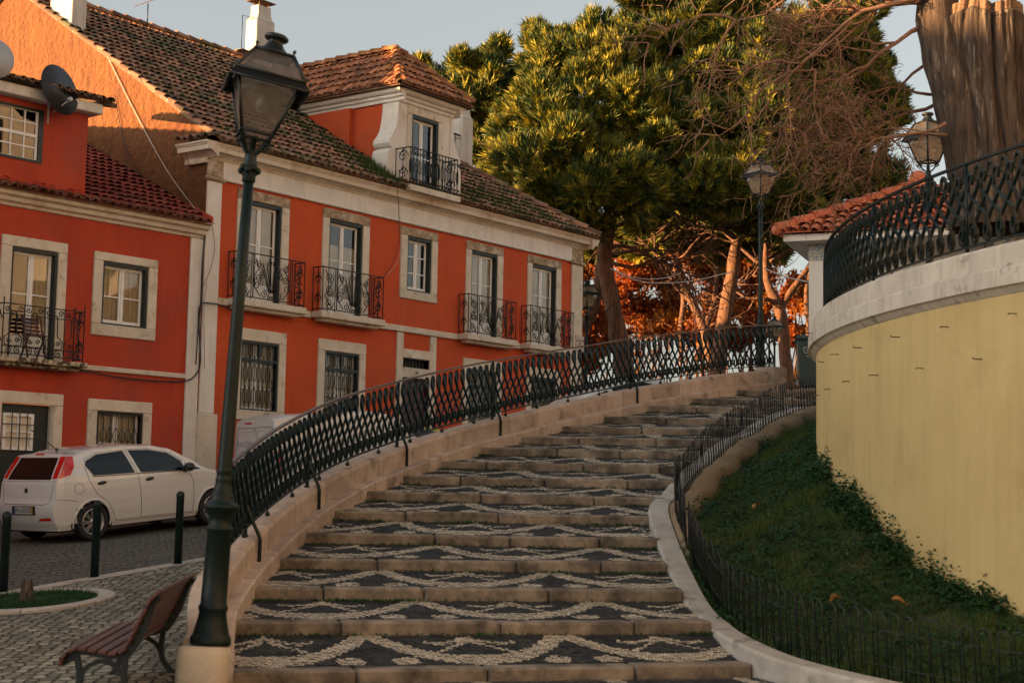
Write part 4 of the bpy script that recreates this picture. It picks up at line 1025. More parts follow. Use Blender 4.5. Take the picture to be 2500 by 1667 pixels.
# chimneys
def chimney(x0, x1, y0, y1, z0, z1, shoulder=True):
    mb = MB(); mb.box(x0, x1, y0, y1, z0, z1, b=.015)
    if shoulder:
        cx, cy = (x0 + x1) / 2, (y0 + y1) / 2; a, b = (x1 - x0) / 2, (y1 - y0) / 2; z = z1
        for s0, s1, h in ((1, .78, .10), (.78, .70, .12), (.70, .70, .22)):
            q = lambda s, zz: [(cx - a * s, cy - b * s, zz), (cx + a * s, cy - b * s, zz), (cx + a * s, cy + b * s, zz), (cx - a * s, cy + b * s, zz)]
            mb.hexa(q(s0, z + .001) + q(s1, z + h)); z += h
        c = hobj(mb, 'chimney', 'chimney_wash', H, FA)
        m = MB(); m.hexa(q(1.05, z + .13) + q(1.05, z + .15))
        m2 = [m.box(cx + sx * a * .5 - .012, cx + sx * a * .5 + .012, cy + sy * b * .5 - .012, cy + sy * b * .5 + .012, z, z + .13) for sx in (-1, 1) for sy in (-1, 1)]
        hobj(m, 'chimney_plate', 'rust', c, FA); return c
    return hobj(mb, 'chimney', 'chimney_wash', H, FA)
c1 = chimney(7.80, 8.50, 6.88, 7.33, 13.2, 15.12); chimney(13.05, 13.55, 3.55, 4.1, 9.4, 12.92); chimney(.04, .46, 4.93, 5.78, 11.2, 15.6, False)
def step_bracket(c, x, y, z):
    m = MB(); m.tube([(x, y, z), (x - .45, y, z), (x - .45, y, z + .95), (x, y, z + 1.0)], .012, 5); m.tube([(x - .45, y, z), (x, y, z - .3)], .012, 5); m.box(x - .45, x, y, y + .3, z - .01, z + .01); hobj(m, 'access_bracket', 'black_iron', c, FA)
step_bracket(c1, 7.80, 7.0, 14.15)
c2o = [o for o in H.children if o.name.startswith('chimney')][1]
m = MB(); x, y = 13.0, 3.6
for k in range(6): m.tube([(x - .30, y - .05, 12.35), (x, y + .45 * k / 5, 12.35)], .012, 4)
m.box(x - .42, x, y - .02, y + .02, 12.33, 12.37); m.tube([(x - .42, y, 12.36), (x - .42, y, 10.6)], .012, 4); m.tube([(x - .22, y, 12.36), (x - .34, y, 10.6)], .012, 4)
for k in range(7): m.tube([(x - .42, y, 10.8 + k * .22), (x - .24, y, 10.8 + k * .22)], .009, 4)
hobj(m, 'access_ladder', 'black_iron', c2o, FA)

# ================================================================== lower house on the left
G = FB.root('red_house', 'lower red house at the left with attic storey and scrolled balcony', 'house')
holes = [(-4.56, -3.54, 4.15, 6.29), (-2.50, -1.39, 5.0, 6.27), (-4.61, -3.49, .2, 3.30), (-2.49, -1.38, 2.0, 3.265)]
mb = MB(); wall_holes(mb, -60, -.001, -3.5, 7.10, holes); mb.add([(-60, 0, -3.5), (-60, 9, -3.5), (-60, 9, 9), (-60, 0, 9)], [(3, 2, 1, 0)]); hobj(mb, 'wall', 'red_plaster', G, FB)
mb = MB(); mb.box(-.36, -.03, -.05, -.002, .4, 7.04, b=.012); hobj(mb, 'pilaster', 'limewash', G, FB)
mb = MB(); pf = [(0, 7.04), (-.05, 7.05), (-.07, 7.10), (-.14, 7.13), (-.16, 7.20), (-.24, 7.24), (-.26, 7.31), (0, 7.31)]; mb.prism(pf, lambda y, z, x: (x, y, z), -60, -.03); hobj(mb, 'cornice', 'cornice_wash', G, FB)
mb = MB(); mb.box(-2.94, -.362, -.06, -.002, 4.05, 4.15, b=.015); hobj(mb, 'string_course', 'limestone', G, FB)
SB = .50; eY, eZ = -.36, 7.33; rB = lambda y: eZ + SB * (y - eY); YB = 5.0
cb = 1 / math.sqrt(1 + SB * SB); mb = MB()
tiles(mb, (0, eY, eZ), (1, 0, 0), (0, cb, SB * cb), (0, -SB * cb, cb), lambda b: -9, lambda b: .01 + .06 * b, (YB - eY) / cb, cu=.20, cv=.34)
mb.add([(-60, eY, eZ), (-9, eY, eZ), (-9, YB, rB(YB)), (-60, YB, rB(YB))], [(0, 1, 2, 3)], 1); mb.add([(-60, YB, rB(YB)), (.3, YB, rB(YB)), (.3, 10.4, eZ), (-60, 10.4, eZ)], [(0, 1, 2, 3)], 1)
R3 = hobj(mb, 'roof', ['red_tile', 'red_tile'], G, FB)
mb = MB(); half_caps(mb, (-60, YB, rB(YB) + .05), (.2, YB, rB(YB) + .05)); hobj(mb, 'ridge_caps', 'red_tile', R3, FB)
mb = MB(); eave_ends(mb, (-9, eY - .004, eZ), (1, 0, 0), 9.1, (0, -SB * cb, cb), .20); mb.box(-60, -.03, -.32, 0, 7.312, 7.338); hobj(mb, 'eave_tiles', 'eave_tile', R3, FB)
# flashing where the roof meets the taller gable
mb = MB(); mb.hexa([(-.10 + .06 * 0, eY + .1, rB(eY + .1) + .02), (.03, eY + .1, rB(eY + .1) + .02), (.30, YB, rB(YB) + .02), (.16, YB, rB(YB) + .02), (-.06, eY + .1, rB(eY + .1) + .13), (.03, eY + .1, rB(eY + .1) + .13), (.30, YB, rB(YB) + .13), (.20, YB, rB(YB) + .13)]); hobj(mb, 'flashing', 'red_plaster', R3, FB)
# attic storey
mb = MB(); wall_holes(mb, -9.2, -3.05, 7.3, 9.12, [(-6.0, -4.06, 7.95, 9.0)], -.08); mb.add([(-3.05, -.08, 7.3), (-3.05, 3.6, 7.3), (-3.05, 3.6, 9.12), (-3.05, -.08, 9.12)], [(0, 1, 2, 3)]); AT = hobj(mb, 'attic', 'red_plaster', G, FB)
mb = MB(); mb.box(-9.3, -2.88, -.34, 3.7, 9.125, 9.33, b=.02); hobj(mb, 'attic_cornice', 'limewash', AT, FB)
mb = MB(); sa = .22; ca = 1 / math.sqrt(1 + sa * sa)
tiles(mb, (0, -.46, 9.36), (1, 0, 0), (0, ca, sa * ca), (0, -sa * ca, ca), lambda b: -9.3, lambda b: -2.72, 4.0, cu=.20, cv=.36); eave_ends(mb, (-9.3, -.465, 9.36), (1, 0, 0), 6.6, (0, -sa * ca, ca), .20)
mb.hexa([(-2.9, -.4, 9.33), (-2.62, -.4, 9.30), (-2.62, 3.6, 9.30 + .88), (-2.9, 3.6, 9.33 + .88), (-2.9, -.4, 9.44), (-2.60, -.4, 9.38), (-2.60, 3.6, 9.38 + .88), (-2.9, 3.6, 9.44 + .88)])
hobj(mb, 'attic_roof', ['eave_tile', 'old_tile'], AT, FB)
mb = MB(); mb.box(-6.0, -5.9, -.10, .06, 7.95, 9.0); mb.box(-4.16, -4.06, -.10, .06, 7.95, 9.0); mb.box(-5.898, -4.162, -.10, .06, 8.95, 9.0); mb.box(-5.898, -4.162, -.10, .06, 7.95, 8.0); hobj(mb, 'attic_frame', 'green_wood', AT, FB)
mb = MB()
for x in [-5.9 + .29 * k for k in range(7)]: mb.box(x - .015, x + .015, -.06, -.03, 8.0, 8.95)
for z in (8.0, 8.24, 8.475, 8.71, 8.95): mb.box(-5.89, -4.17, -.064, -.028, z - (.03 if z == 8.475 else .014), z + (.03 if z == 8.475 else .014))
mb.box(-4.21, -4.162, -.066, -.026, 8.0, 8.95); hobj(mb, 'attic_sash', 'white_wood', AT, FB)
mb = MB(); mb.add([(-5.9, -.045, 8), (-4.17, -.045, 8), (-4.17, -.045, 8.95), (-5.9, -.045, 8.95)], [(0, 1, 2, 3)]); hobj(mb, 'attic_pane', 'window_glass', AT, FB)
mb = MB(); mb.box(-6, -4.06, .2, .6, 7.9, 9.05); hobj(mb, 'attic_room', 'room_dark', AT, FB)
# openings
surround(G, FB, -4.79, -3.34, 4.15, 6.49, -4.56, -3.54, 4.15, 6.29, sill=False, lintel='limestone'); casement(G, FB, 'balcony_door', -4.505, -3.595, 4.16, 6.22, [.5], panel=.45, curtain='cream_shutter', gap=(.55, 1))
surround(G, FB, -2.72, -1.17, 4.765, 6.44, -2.50, -1.39, 5.0, 6.27, lintel='limestone'); casement(G, FB, 'window', -2.445, -1.445, 5.036, 6.20, [.47], curtain='cream_shutter')
balcony(G, FB, -4.88, -3.11, 4.15, .99, .36, 2, 'mottled_stone', .10, sx0=-5.05, sx1=-3.02)
surround(G, FB, -2.71, -1.17, 1.8, 3.495, -2.49, -1.38, 2.0, 3.265, lintel='limestone', green=False); w = casement(G, FB, 'barred_window', -2.49, -1.38, 2.0, 3.265, [.5], y=.14, curtain='curtain')
g = MB(); grille(g, -2.487, -1.383, 2.003, 3.262, style=1); hobj(g, 'window_grille', 'black_iron', w, FB)
surround(G, FB, -4.83, -3.28, .2, 3.53, -4.61, -3.49, .2, 3.30, sill=False, lintel='limestone', green=False)
mb = MB(); mb.box(-4.61, -3.52, .10, .15, .2, 3.30); mb.box(-3.52, -3.49, .0, .15, .2, 3.30, 1)
GD = hobj(mb, 'street_door', ['green_wood', 'limestone'], G, FB)
x0, x1, z0, z1 = -4.52, -3.86, 2.42, 3.12
mb = MB(); mb.box(x0, x0 + .06, .05, .099, z0, z1); mb.box(x1 - .06, x1, .05, .099, z0, z1); mb.box(x0 + .061, x1 - .061, .05, .099, z0, z0 + .06); mb.box(x0 + .061, x1 - .061, .05, .099, z1 - .06, z1); mb.box((x0 + x1) / 2 - .02, (x0 + x1) / 2 + .02, .055, .099, z0 + .061, z1 - .061); mb.box(x0 + .061, x1 - .061, .058, .098, (z0 + z1) / 2 - .015, (z0 + z1) / 2 + .015)
mb.box(x0 + .061, x1 - .061, .09, .098, z0 + .061, z1 - .061, 1); hobj(mb, 'hatch', ['white_wood', 'cream_shutter'], GD, FB)
mb = MB()
for k in (.27, .52, .77): mb.tube([(lerp(x0, x1, k), .03, z0), (lerp(x0, x1, k), .03, z1)], .010, 4)
for k in (.33, .7): mb.tube([(x0 - .03, .03, lerp(z0, z1, k)), (x1 + .03, .03, lerp(z0, z1, k))], .010, 4)
hobj(mb, 'hatch_bars', 'black_iron', GD, FB)

# ------------------------------------------------------------------ things on the houses
def dish(name, px, py, fr, x, r, mname, label, tiltz):
    y, z = fr.side(px, py, x); p = fr.W(x, y, z)
    root = thing(name, label, 'satellite dish', (p.x, p.y, p.z - .6), fr.rz + tiltz)
    A = Matrix.Rotation(math.radians(78), 3, 'X')
    mb = MB(); mb.lathe([(r * k / 8, .16 * r * (k / 8) ** 2 * 2) for k in range(1, 9)] + [(r * 1.02, .33 * r)], 28, 0, (0, 0, .6), A); mb.obj('reflector', mname, root)
    mb = MB(); mb.tube([(0, .1, 0), (0, .1, .6), (0, .0, .6)], .02, 6); mb.tube([(0, 0, .6 - r * .8), (0, -r * .9, .6 - r * .35)], .012, 5); mb.lathe([(.03, 0), (.045, .02), (.045, .08), (.02, .1)], 10, 0, (0, -r * .95, .57 - r * .3), Matrix.Rotation(-PI / 2, 3, 'X')); mb.obj('mast_and_feed', 'white_dish', root)
dish('satellite_dish', 130, 226, FB, -4.0, .50, 'grey_dish', 'dark grey satellite dish behind the attic eaves of the red house', .25)
dish('satellite_dish', -26, 150, FB, -5.45, .42, 'white_dish', 'white satellite dish at the left edge above the attic window', -.4)
p = FA.W(3.9, 6.9, ZR - .05)
an = thing('aerial', 'thin tilted television aerial on the roof ridge of the orange house', 'aerial', p, FA.rz)
mb = MB(); mb.tube([(0, 0, 0), (0, 0, .62)], .016, 5); mb.obj('mast', 'dark_iron', an)
mb = MB(); a, b = V((-.45, 0, .42)), V((.62, 0, 1.02)); mb.tube([a, b], .010, 4)
for k in range(12):
    q = a.lerp(b, .12 + k * .075); l = .16 - .006 * k; mb.tube([q + V((0, -l, 0)), q + V((0, l, 0))], .006, 4)
mb.obj('dipoles', 'rust', an)
ps = FA.W(14.06, -.055, 6.1)
sg = thing('street_name_plate', 'pale stone street name plate on the far corner of the orange house', 'sign', ps, FA.rz)
mb = MB(); mb.box(-.20, .20, -.02, .02, -.225, .225, b=.006); mb.obj('slab', 'marble', sg)
me = text_mesh('CALÇADA\nDA\nGRAÇA', .085, 'lettering', 'ink'); o = link('lettering', me, sg, loc=(0, -.0225, .0), rot=(PI / 2, 0, 0))
def cable(pts, r, mname, label, name='cable'):
    pts = catmull(pts, 6); mb = MB(); o = pts[0].copy(); mb.tube([p - o for p in pts], r, 5); return mb.obj(name, mname, None, label=label, cat='cable', loc=o)
def fa(px, py, o=.07): x, z = FA.hit(px, py, o); return FA.W(x, -o, z)
def fb(px, py, o=.07): x, z = FB.hit(px, py, o); return FB.W(x, -o, z)
def ga(px, py): y, z = FA.side(px, py, -.04); return FA.W(-.04, y, z)
cable([fa(502, 560), fa(494, 640), fa(490, 735), fa(486, 800), fa(489, 880), fa(478, 915), fb(450, 930, .09), fb(380, 930, .1), fb(290, 921, .09), fb(200, 905, .09), fb(60, 892, .1), fb(-40, 885, .1)], .016, 'cable_black', 'thick black cable bundle between the two houses, sagging under the lower band')
cable([fa(478, 890, .1), fa(484, 800, .1), fa(489, 745, .1), fa(520, 741, .1), fa(545, 748, .1), fa(565, 757, .2)], .014, 'cable_black', 'black cable crossing the white pilaster to the first balcony')
cable([fa(518, 552, .1), fa(524, 600, .1), fa(516, 650, .1), fa(497, 700, .1)], .006, 'cable_black', 'thin looped wire hanging from the corner tile by the white pilaster')
cable([fa(500, 900, .1), fa(498, 760, .1), fa(505, 690, .1)], .005, 'cable_black', 'thin straight wire running down the lower white pilaster')
cable([ga(262, 138), ga(330, 275), ga(410, 420), ga(490, 528)], .012, 'cable_pale', 'pale cable slanting straight down the sunlit gable wall')
cable([ga(280, 232), ga(292, 300), ga(312, 380), ga(345, 430), ga(385, 478), fb(450, 515, -.4), fb(500, 540, .2)], .009, 'cable_black', 'black cable drooping down the gable to the red tiled roof')
cable([fa(455, 375, -.3), fa(470, 440, -.1), fa(497, 535, .06)], .006, 'cable_black', 'short black wire from the cornice return down to the corner tile')
cable([fa(970, 455, .40), fa(975, 560, .1), fa(972, 600, .12), fa(955, 650, .2), fa(937, 676, .33)], .007, 'cable_black', 'thin black wire drooping from the cornice to the second balcony')
cable([fa(974, 480, .40), fa(978, 590, .1), fa(970, 640, .12), fa(945, 672, .3)], .005, 'cable_pale', 'thin pale wire hanging beside the black one above the second balcony')
# folding chair on the lower balcony
cc = FB.W(-4.1, -.17, 4.16)
ch = thing('folding_chair', 'dark slatted folding chair standing on the scrolled balcony of the red house', 'chair', cc, FB.rz + .05)
mb = MB()
for x in (-.2, .2): mb.tube([(x, -.13, 0), (x, .10, .82)], .02, flat=(.02, .012)); mb.tube([(x * .9, .14, 0), (x * .9, -.12, .45)], .018, flat=(.018, .012))
mb.obj('legs', 'bench_wood', ch)
mb = MB(); [mb.box(-.19, .19, .02 + .035 * k, .04 + .035 * k, .44 + .075 * k, .49 + .075 * k) for k in range(5)]; mb.obj('backrest', 'bench_wood', ch)
mb = MB(); [mb.box(-.2, .2, -.16 + .06 * k, -.115 + .06 * k, .43, .45) for k in range(4)]; mb.obj('seat', 'bench_wood', ch)
# ------------------------------------------------------------------ street lamps
LPROF = [(.155, 0), (.158, .02), (.155, .055), (.142, .07), (.136, .09), (.126, .13), (.112, .19), (.104, .25), (.113, .265), (.113, .29), (.100, .305), (.098, .5), (.093, .86), (.103, .872), (.103, .89), (.091, .90), (.092, .97), (.103, .985), (.108, 1.01),
         (.140, 1.035), (.143, 1.06), (.112, 1.08), (.098, 1.09), (.090, 1.115), (.090, 1.135), (.082, 1.145), (.07, 1.19), (.061, 1.225), (.063, 1.25), (.066, 1.26), (.058, 1.275), (.058, 1.30), (.064, 1.315), (.060, 1.34), (.057, 1.36), (.048, 2.6), (.041, 3.60)]
def make_lamp(name, label, loc, tilt=(0, 0, 0), lant=(0, 0, 0), scale=1, glass='lantern_glass'):
    root = thing(name, label, 'street lamp', loc); root.rotation_euler = tilt; root.scale = (scale,) * 3
    mb = MB(); mb.lathe(LPROF, 28); mb.obj('column', 'green_iron', root)
    mb = MB(); mb.lathe([(.041, 3.59), (.055, 3.61), (.05, 3.64), (.062, 3.66), (.058, 3.74), (.045, 3.78), (.05, 3.80), (.036, 3.83)], 16)
    for k in range(8):
        a = PI * k / 4; mb.ball((.062 * math.cos(a), .062 * math.sin(a), 3.69 + .015 * (k % 2)), .032, n=7, m=5)
    mb.obj('capital', 'green_iron', root)
    L = link('lantern', None, root, loc=(0, 0, 3.82), rot=lant)
    def sq(h, z): return [V((sx * h, sy * h, z)) for sx, sy in ((-1, -1), (1, -1), (1, 1), (-1, 1))]
    b0, b1 = .125, .245; z0, z1 = .165, .58
    mb = MB()
    for a, b in zip(sq(b0, z0), sq(b1, z1)): mb.tube([a, b], .016, 4)
    for h, z, r in ((b0, z0, .016), (b1, z1, .02)): q = sq(h, z); [mb.tube([q[i], q[(i + 1) % 4]], r, 4) for i in range(4)]
    q = sq(b0 * .9, z0 - .05); [mb.tube([q[i], q[(i + 1) % 4]], .008, 4) for i in range(4)]
    mb.obj('lantern_frame', 'dark_iron', L) 
    mb = MB(); a, b, c = sq(.31, z1 - .05), sq(.275, z1 + .025), sq(.15, z1 + .24)
    for i in range(4): mb.add([a[i], a[(i + 1) % 4], b[(i + 1) % 4], b[i]], [(0, 1, 2, 3), (3, 2, 1, 0)]); 
    for i in range(4): mb.tube([b[i], c[i]], .016, 4); mb.tube([c[i], c[(i + 1) % 4]], .016, 4); mb.tube([b[i], b[(i + 1) % 4]], .014, 4); mb.tube([a[i], a[(i + 1) % 4]], .012, 4); mb.ball(c[i] + V((0, 0, .035)), .017, n=6, m=4); mb.tube([c[i], c[i] + V((0, 0, .03))], .008, 4); mb.ball(a[i] + V((0, 0, .06)), .014, n=6, m=4)
    mb.lathe([(.19, z1 + .238), (.17, z1 + .255), (.12, z1 + .275), (.085, z1 + .31), (.062, z1 + .345), (.058, z1 + .365), (.085, z1 + .372), (.098, z1 + .385), (.098, z1 + .40), (.08, z1 + .415), (.03, z1 + .425)], 20, sq=None)
    mb.obj('lantern_roof', 'dark_iron', L)
    mb = MB(); a, b = sq(b0, z0), sq(b1 - .004, z1); c, d = sq(.268, z1 + .03), sq(.148, z1 + .236)
    for i in range(4): mb.add([a[i], a[(i + 1) % 4], b[(i + 1) % 4], b[i]], [(0, 1, 2, 3)]); mb.add([c[i], c[(i + 1) % 4], d[(i + 1) % 4], d[i]], [(0, 1, 2, 3)])
    mb.obj('panes', glass, L)
    mb = MB(); q = sq(.225, z1 - .075); mb.lathe([(.20, z1 - .10), (.215, z1 - .06), (.10, z1 + .0), (.03, z1 + .02)], 20); mb.lathe([(.03, z1 - .22), (.05, z1 - .18), (.04, z1 - .08)], 12); mb.obj('reflector', 'white_dish', L)
    mb = MB()
    for k in range(4):
        a = PI / 4 + k * PI / 2; c, s = math.cos(a), math.sin(a); pts = [(.02, -.01), (.05, .01), (.085, .045), (.12, .09), (.15, .14), (.175, .165), (.185, .15)]
        mb.tube([(r * c, r * s, z) for r, z in pts], .013, 5); mb.tube([((.14 + .03 * math.cos(t)) * c, (.14 + .03 * math.cos(t)) * s, .11 + .03 * math.sin(t)) for t in np.linspace(0, 2 * PI, 9)], .009, 4)
    mb.lathe([(.036, -.03), (.05, 0), (.03, .03), (.02, .15)], 12); mb.obj('bracket', 'green_iron', L)
    return root
A = P(513, 1572, 12.3); B = P(607, 442, 12.3); ax = (B - A).normalized()
near = make_lamp('street_lamp', 'tall leaning dark green street lamp on the stone pedestal in the foreground', A, ax.to_track_quat('Z', 'Y').to_euler(), (0, 0, 0), (B - A).length / 3.61, 'lamp_glass')
near.rotation_euler = Matrix((V((0, 1, 0)).cross(ax).normalized(), ax.cross(V((0, 1, 0)).cross(ax).normalized()), ax)).transposed().to_euler()
[o for o in near.children if o.name.startswith('lantern')][0].rotation_euler = (0, math.radians(7.5), math.radians(16))
make_lamp('street_lamp', 'slender street lamp standing on the end block at the top of the stair parapet', P(1856, 916, 30.2), (0, 0, 0), (0, 0, .62), .885)
p3 = P(2266, 395, 30.0); make_lamp('street_lamp', 'street lamp on the terrace just left of the thick bare trunk', (p3.x, p3.y, 3.67), (0, 0, 0), (0, 0, .5), (p3.z - 3.67) / 3.99)
p4 = P(1433, 750, 50.0); make_lamp('street_lamp', 'distant street lamp close to the right corner of the orange house', (p4.x, p4.y, 3.7), (0, 0, 0), (0, 0, .7), (p4.z - 3.7) / 3.99)
p5 = P(1891, 822, 44.0); make_lamp('street_lamp', 'low distant street lamp seen under the pines just right of the far lamp post', (p5.x, p5.y, 3.6), (0, 0, 0), (0, 0, .3), (p5.z - 3.6) / 3.99)

# ------------------------------------------------------------------ cars
def tab(t, x):
    if x <= t[0][0]: return t[0][1]
    for (a, b), (c, d) in zip(t, t[1:]):
        if x <= c: return lerp(b, d, sstep(0, 1, (x - a) / (c - a)) * .35 + (x - a) / (c - a) * .65)
    return t[-1][1]
XR = [(.2, -1.88), (.35, -1.95), (.5, -1.98), (.62, -1.975), (.70, -1.93), (.95, -1.90), (1.02, -1.865), (1.38, -1.64), (1.43, -1.59)]
WPT = [(-2.03, .68), (-1.9, .735), (-1.75, .79), (-1.5, .83), (-.5, .842), (.6, .842), (1.3, .832), (1.6, .80), (1.85, .70), (2.05, .56), (2.12, .42)]
GZ = [(.2, .92), (.3, .97), (.48, .995), (.62, 1.0), (.8, .992), (.95, .972), (1.02, .95), (1.2, .88), (1.4, .785), (1.5, .73)]
ZT = [(-1.62, 1.41), (-1.3, 1.455), (-.9, 1.485), (-.4, 1.492), (.1, 1.468), (.45, 1.40), (.8, 1.235), (1.12, 1.04), (1.28, .985), (1.65, .91), (1.95, .80), (2.12, .60)]
def YS(x, z): return tab(WPT, x) * tab(GZ, z)
def xrear(z): return tab(XR, z)
WHX, WHZ, WHR = 1.255, .30, .30
def body(mb):
    xs = [None, -1.93, -1.8, -1.65, -1.5, -1.35, -1.2] + list(np.arange(-1.15, 2.02, .05)) + [2.05, 2.10]
    NSd, NT = 34, 9; rings = []
    for i, x in enumerate(xs):
        f = min(1, i / 6); X0 = -1.6 if x is None else max(x, -1.6) 
        zt = tab(ZT, X0 if x is not None else -1.62); c = .085 if X0 < .9 else .07; zs = zt - c; ring = []
        def pos(z): 
            xr = xrear(z) + .035
            return xr if x is None else lerp(lerp(xr, -1.2, f) if i <= 6 else x, x, 0) if i <= 6 else x
        for k in range(NSd + 1):
            z = lerp(.2, zs, k / NSd); xx = pos(z); ring.append((xx, YS(xx, z), z))
        y0 = ring[-1][1]; xx0 = ring[-1][0]
        for k in range(1, NT + 1):
            a = PI / 2 * k / NT; z = zs + c * math.sin(a) ** .62; ring.append((pos(z), y0 * math.cos(a) ** .62, z))
        rings.append(ring)
    n = len(rings[0])
    def keep(q):
        cx = sum(p[0] for p in q) / 4; cz = sum(p[2] for p in q) / 4
        return not any((cx - s * WHX) ** 2 + (cz - WHZ) ** 2 < .347 ** 2 for s in (-1, 1))
    for sgn in (-1, 1):
        for a, b in zip(rings, rings[1:]):
            for k in range(n - 1):
                q = [a[k], b[k], b[k + 1], a[k + 1]]
                if k < NSd and not keep(q): continue
                qq = [(p[0], p[1] * sgn, p[2]) for p in q]; mb.add(qq, [(0, 1, 2, 3) if sgn < 0 else (3, 2, 1, 0)], 0, True)
    # rear face
    r0 = rings[0]
    def rear(u, v):
        k = v * (n - 1); i = min(int(k), n - 2); t = k - i; p = V(r0[i]).lerp(V(r0[i + 1]), t); s = 2 * u - 1
        return (p.x - .035 * (1 - abs(s) ** 2.5), p.y * s, p.z)
    mb.grid(16, n - 1, rear, 0, True, flip=True)
    fr = rings[-1]; mb.grid(10, n - 1, lambda u, v: (fr[min(n - 1, round(v * (n - 1)))][0] + .05 * (1 - abs(2 * u - 1) ** 2), fr[min(n - 1, round(v * (n - 1)))][1] * (2 * u - 1), fr[min(n - 1, round(v * (n - 1)))][2]), 0, True)
    for s in (-1, 1):
        for w in (-1, 1):
            mb.tube([(w * WHX + .352 * math.cos(a), s * (YS(w * WHX + .352 * math.cos(a), max(.22, WHZ + .352 * math.sin(a))) - .004), WHZ + .352 * math.sin(a)) for a in np.linspace(-.22, PI + .22, 40)], .021, 6)
def XRS(y, z):
    s = y / max(.2, YS(xrear(z), z)); return xrear(z) + .035 - .035 * (1 - min(1, abs(s)) ** 2.5)
def patch(mb, poly, fn, e=.006, mi=0, rings=4, sub=4):
    pts = []
    for a, b in zip(poly, poly[1:] + poly[:1]):
        for k in range(sub): pts.append((lerp(a[0], b[0], k / sub), lerp(a[1], b[1], k / sub)))
    cx = sum(p[0] for p in pts) / len(pts); cy = sum(p[1] for p in pts) / len(pts); n = len(pts); vs = []
    for r in range(rings):
        s = 1 - r / rings
        for p in pts: vs.append(fn(cx + (p[0] - cx) * s, cy + (p[1] - cy) * s, e))
    vs.append(fn(cx, cy, e)); fs = [(r * n + k, r * n + (k + 1) % n, (r + 1) * n + (k + 1) % n, (r + 1) * n + k) for r in range(rings - 1) for k in range(n)] + [((rings - 1) * n + k, (rings - 1) * n + (k + 1) % n, rings * n) for k in range(n)]
    mb.add(vs, fs, mi, True)
def sidefn(s): return lambda x, z, e: (x, s * (YS(x, z) + e), z)
def rearfn(y, z, e): return (XRS(y, z) - e, y, z)
RWIN = [(-1.20, 1.035), (-1.315, 1.20), (-1.28, 1.275), (-1.05, 1.362), (-.52, 1.392), (-.375, 1.022)]
FWIN = [(-.26, 1.018), (-.41, 1.39), (0, 1.375), (.38, 1.30), (.62, 1.15), (.70, .992)]
QWIN = [(.75, .985), (.69, 1.11), (1.04, .985)]
def make_wheel(name, root, x, s):
    w = link(name, None, root, loc=(x, s * .735, WHZ), rot=(s * PI / 2 if s < 0 else -PI / 2, 0, 0))   # local +z points outward
    w.rotation_euler = (PI / 2, 0, 0) if s < 0 else (-PI / 2, 0, 0)
    mb = MB(); mb.lathe([(.205, -.10), (.27, -.10), (.295, -.085), (.30, -.05), (.30, .05), (.295, .078), (.27, .092), (.215, .088), (.205, .07), (.20, -.1)], 36, caps=False); mb.obj('tyre', 'rubber', w)
    mb = MB(); mb.lathe([(.212, .082), (.205, .092), (.19, .085), (.18, .03)], 32, caps=False); mb.lathe([(.001, .07), (.045, .07), (.055, .055), (.055, .03)], 16)
    for k in range(16):
        a = 2 * PI * (k // 2) / 8 + (.13 if k % 2 else -.13); a2 = 2 * PI * (k // 2) / 8 + (.10 if k % 2 else -.10); mb.tube([(.04 * math.cos(a2), .04 * math.sin(a2), .058), (.12 * math.cos(a), .12 * math.sin(a), .066), (.192 * math.cos(a), .192 * math.sin(a), .070)], .012, flat=(.0125, .008), ref=(0, 0, 1))
    mb.obj('rim', 'alloy', w)
    mb = MB(); mb.lathe([(.001, .02), (.19, .02), (.19, .0)], 24); mb.obj('brake_disc', 'black_plastic', w)
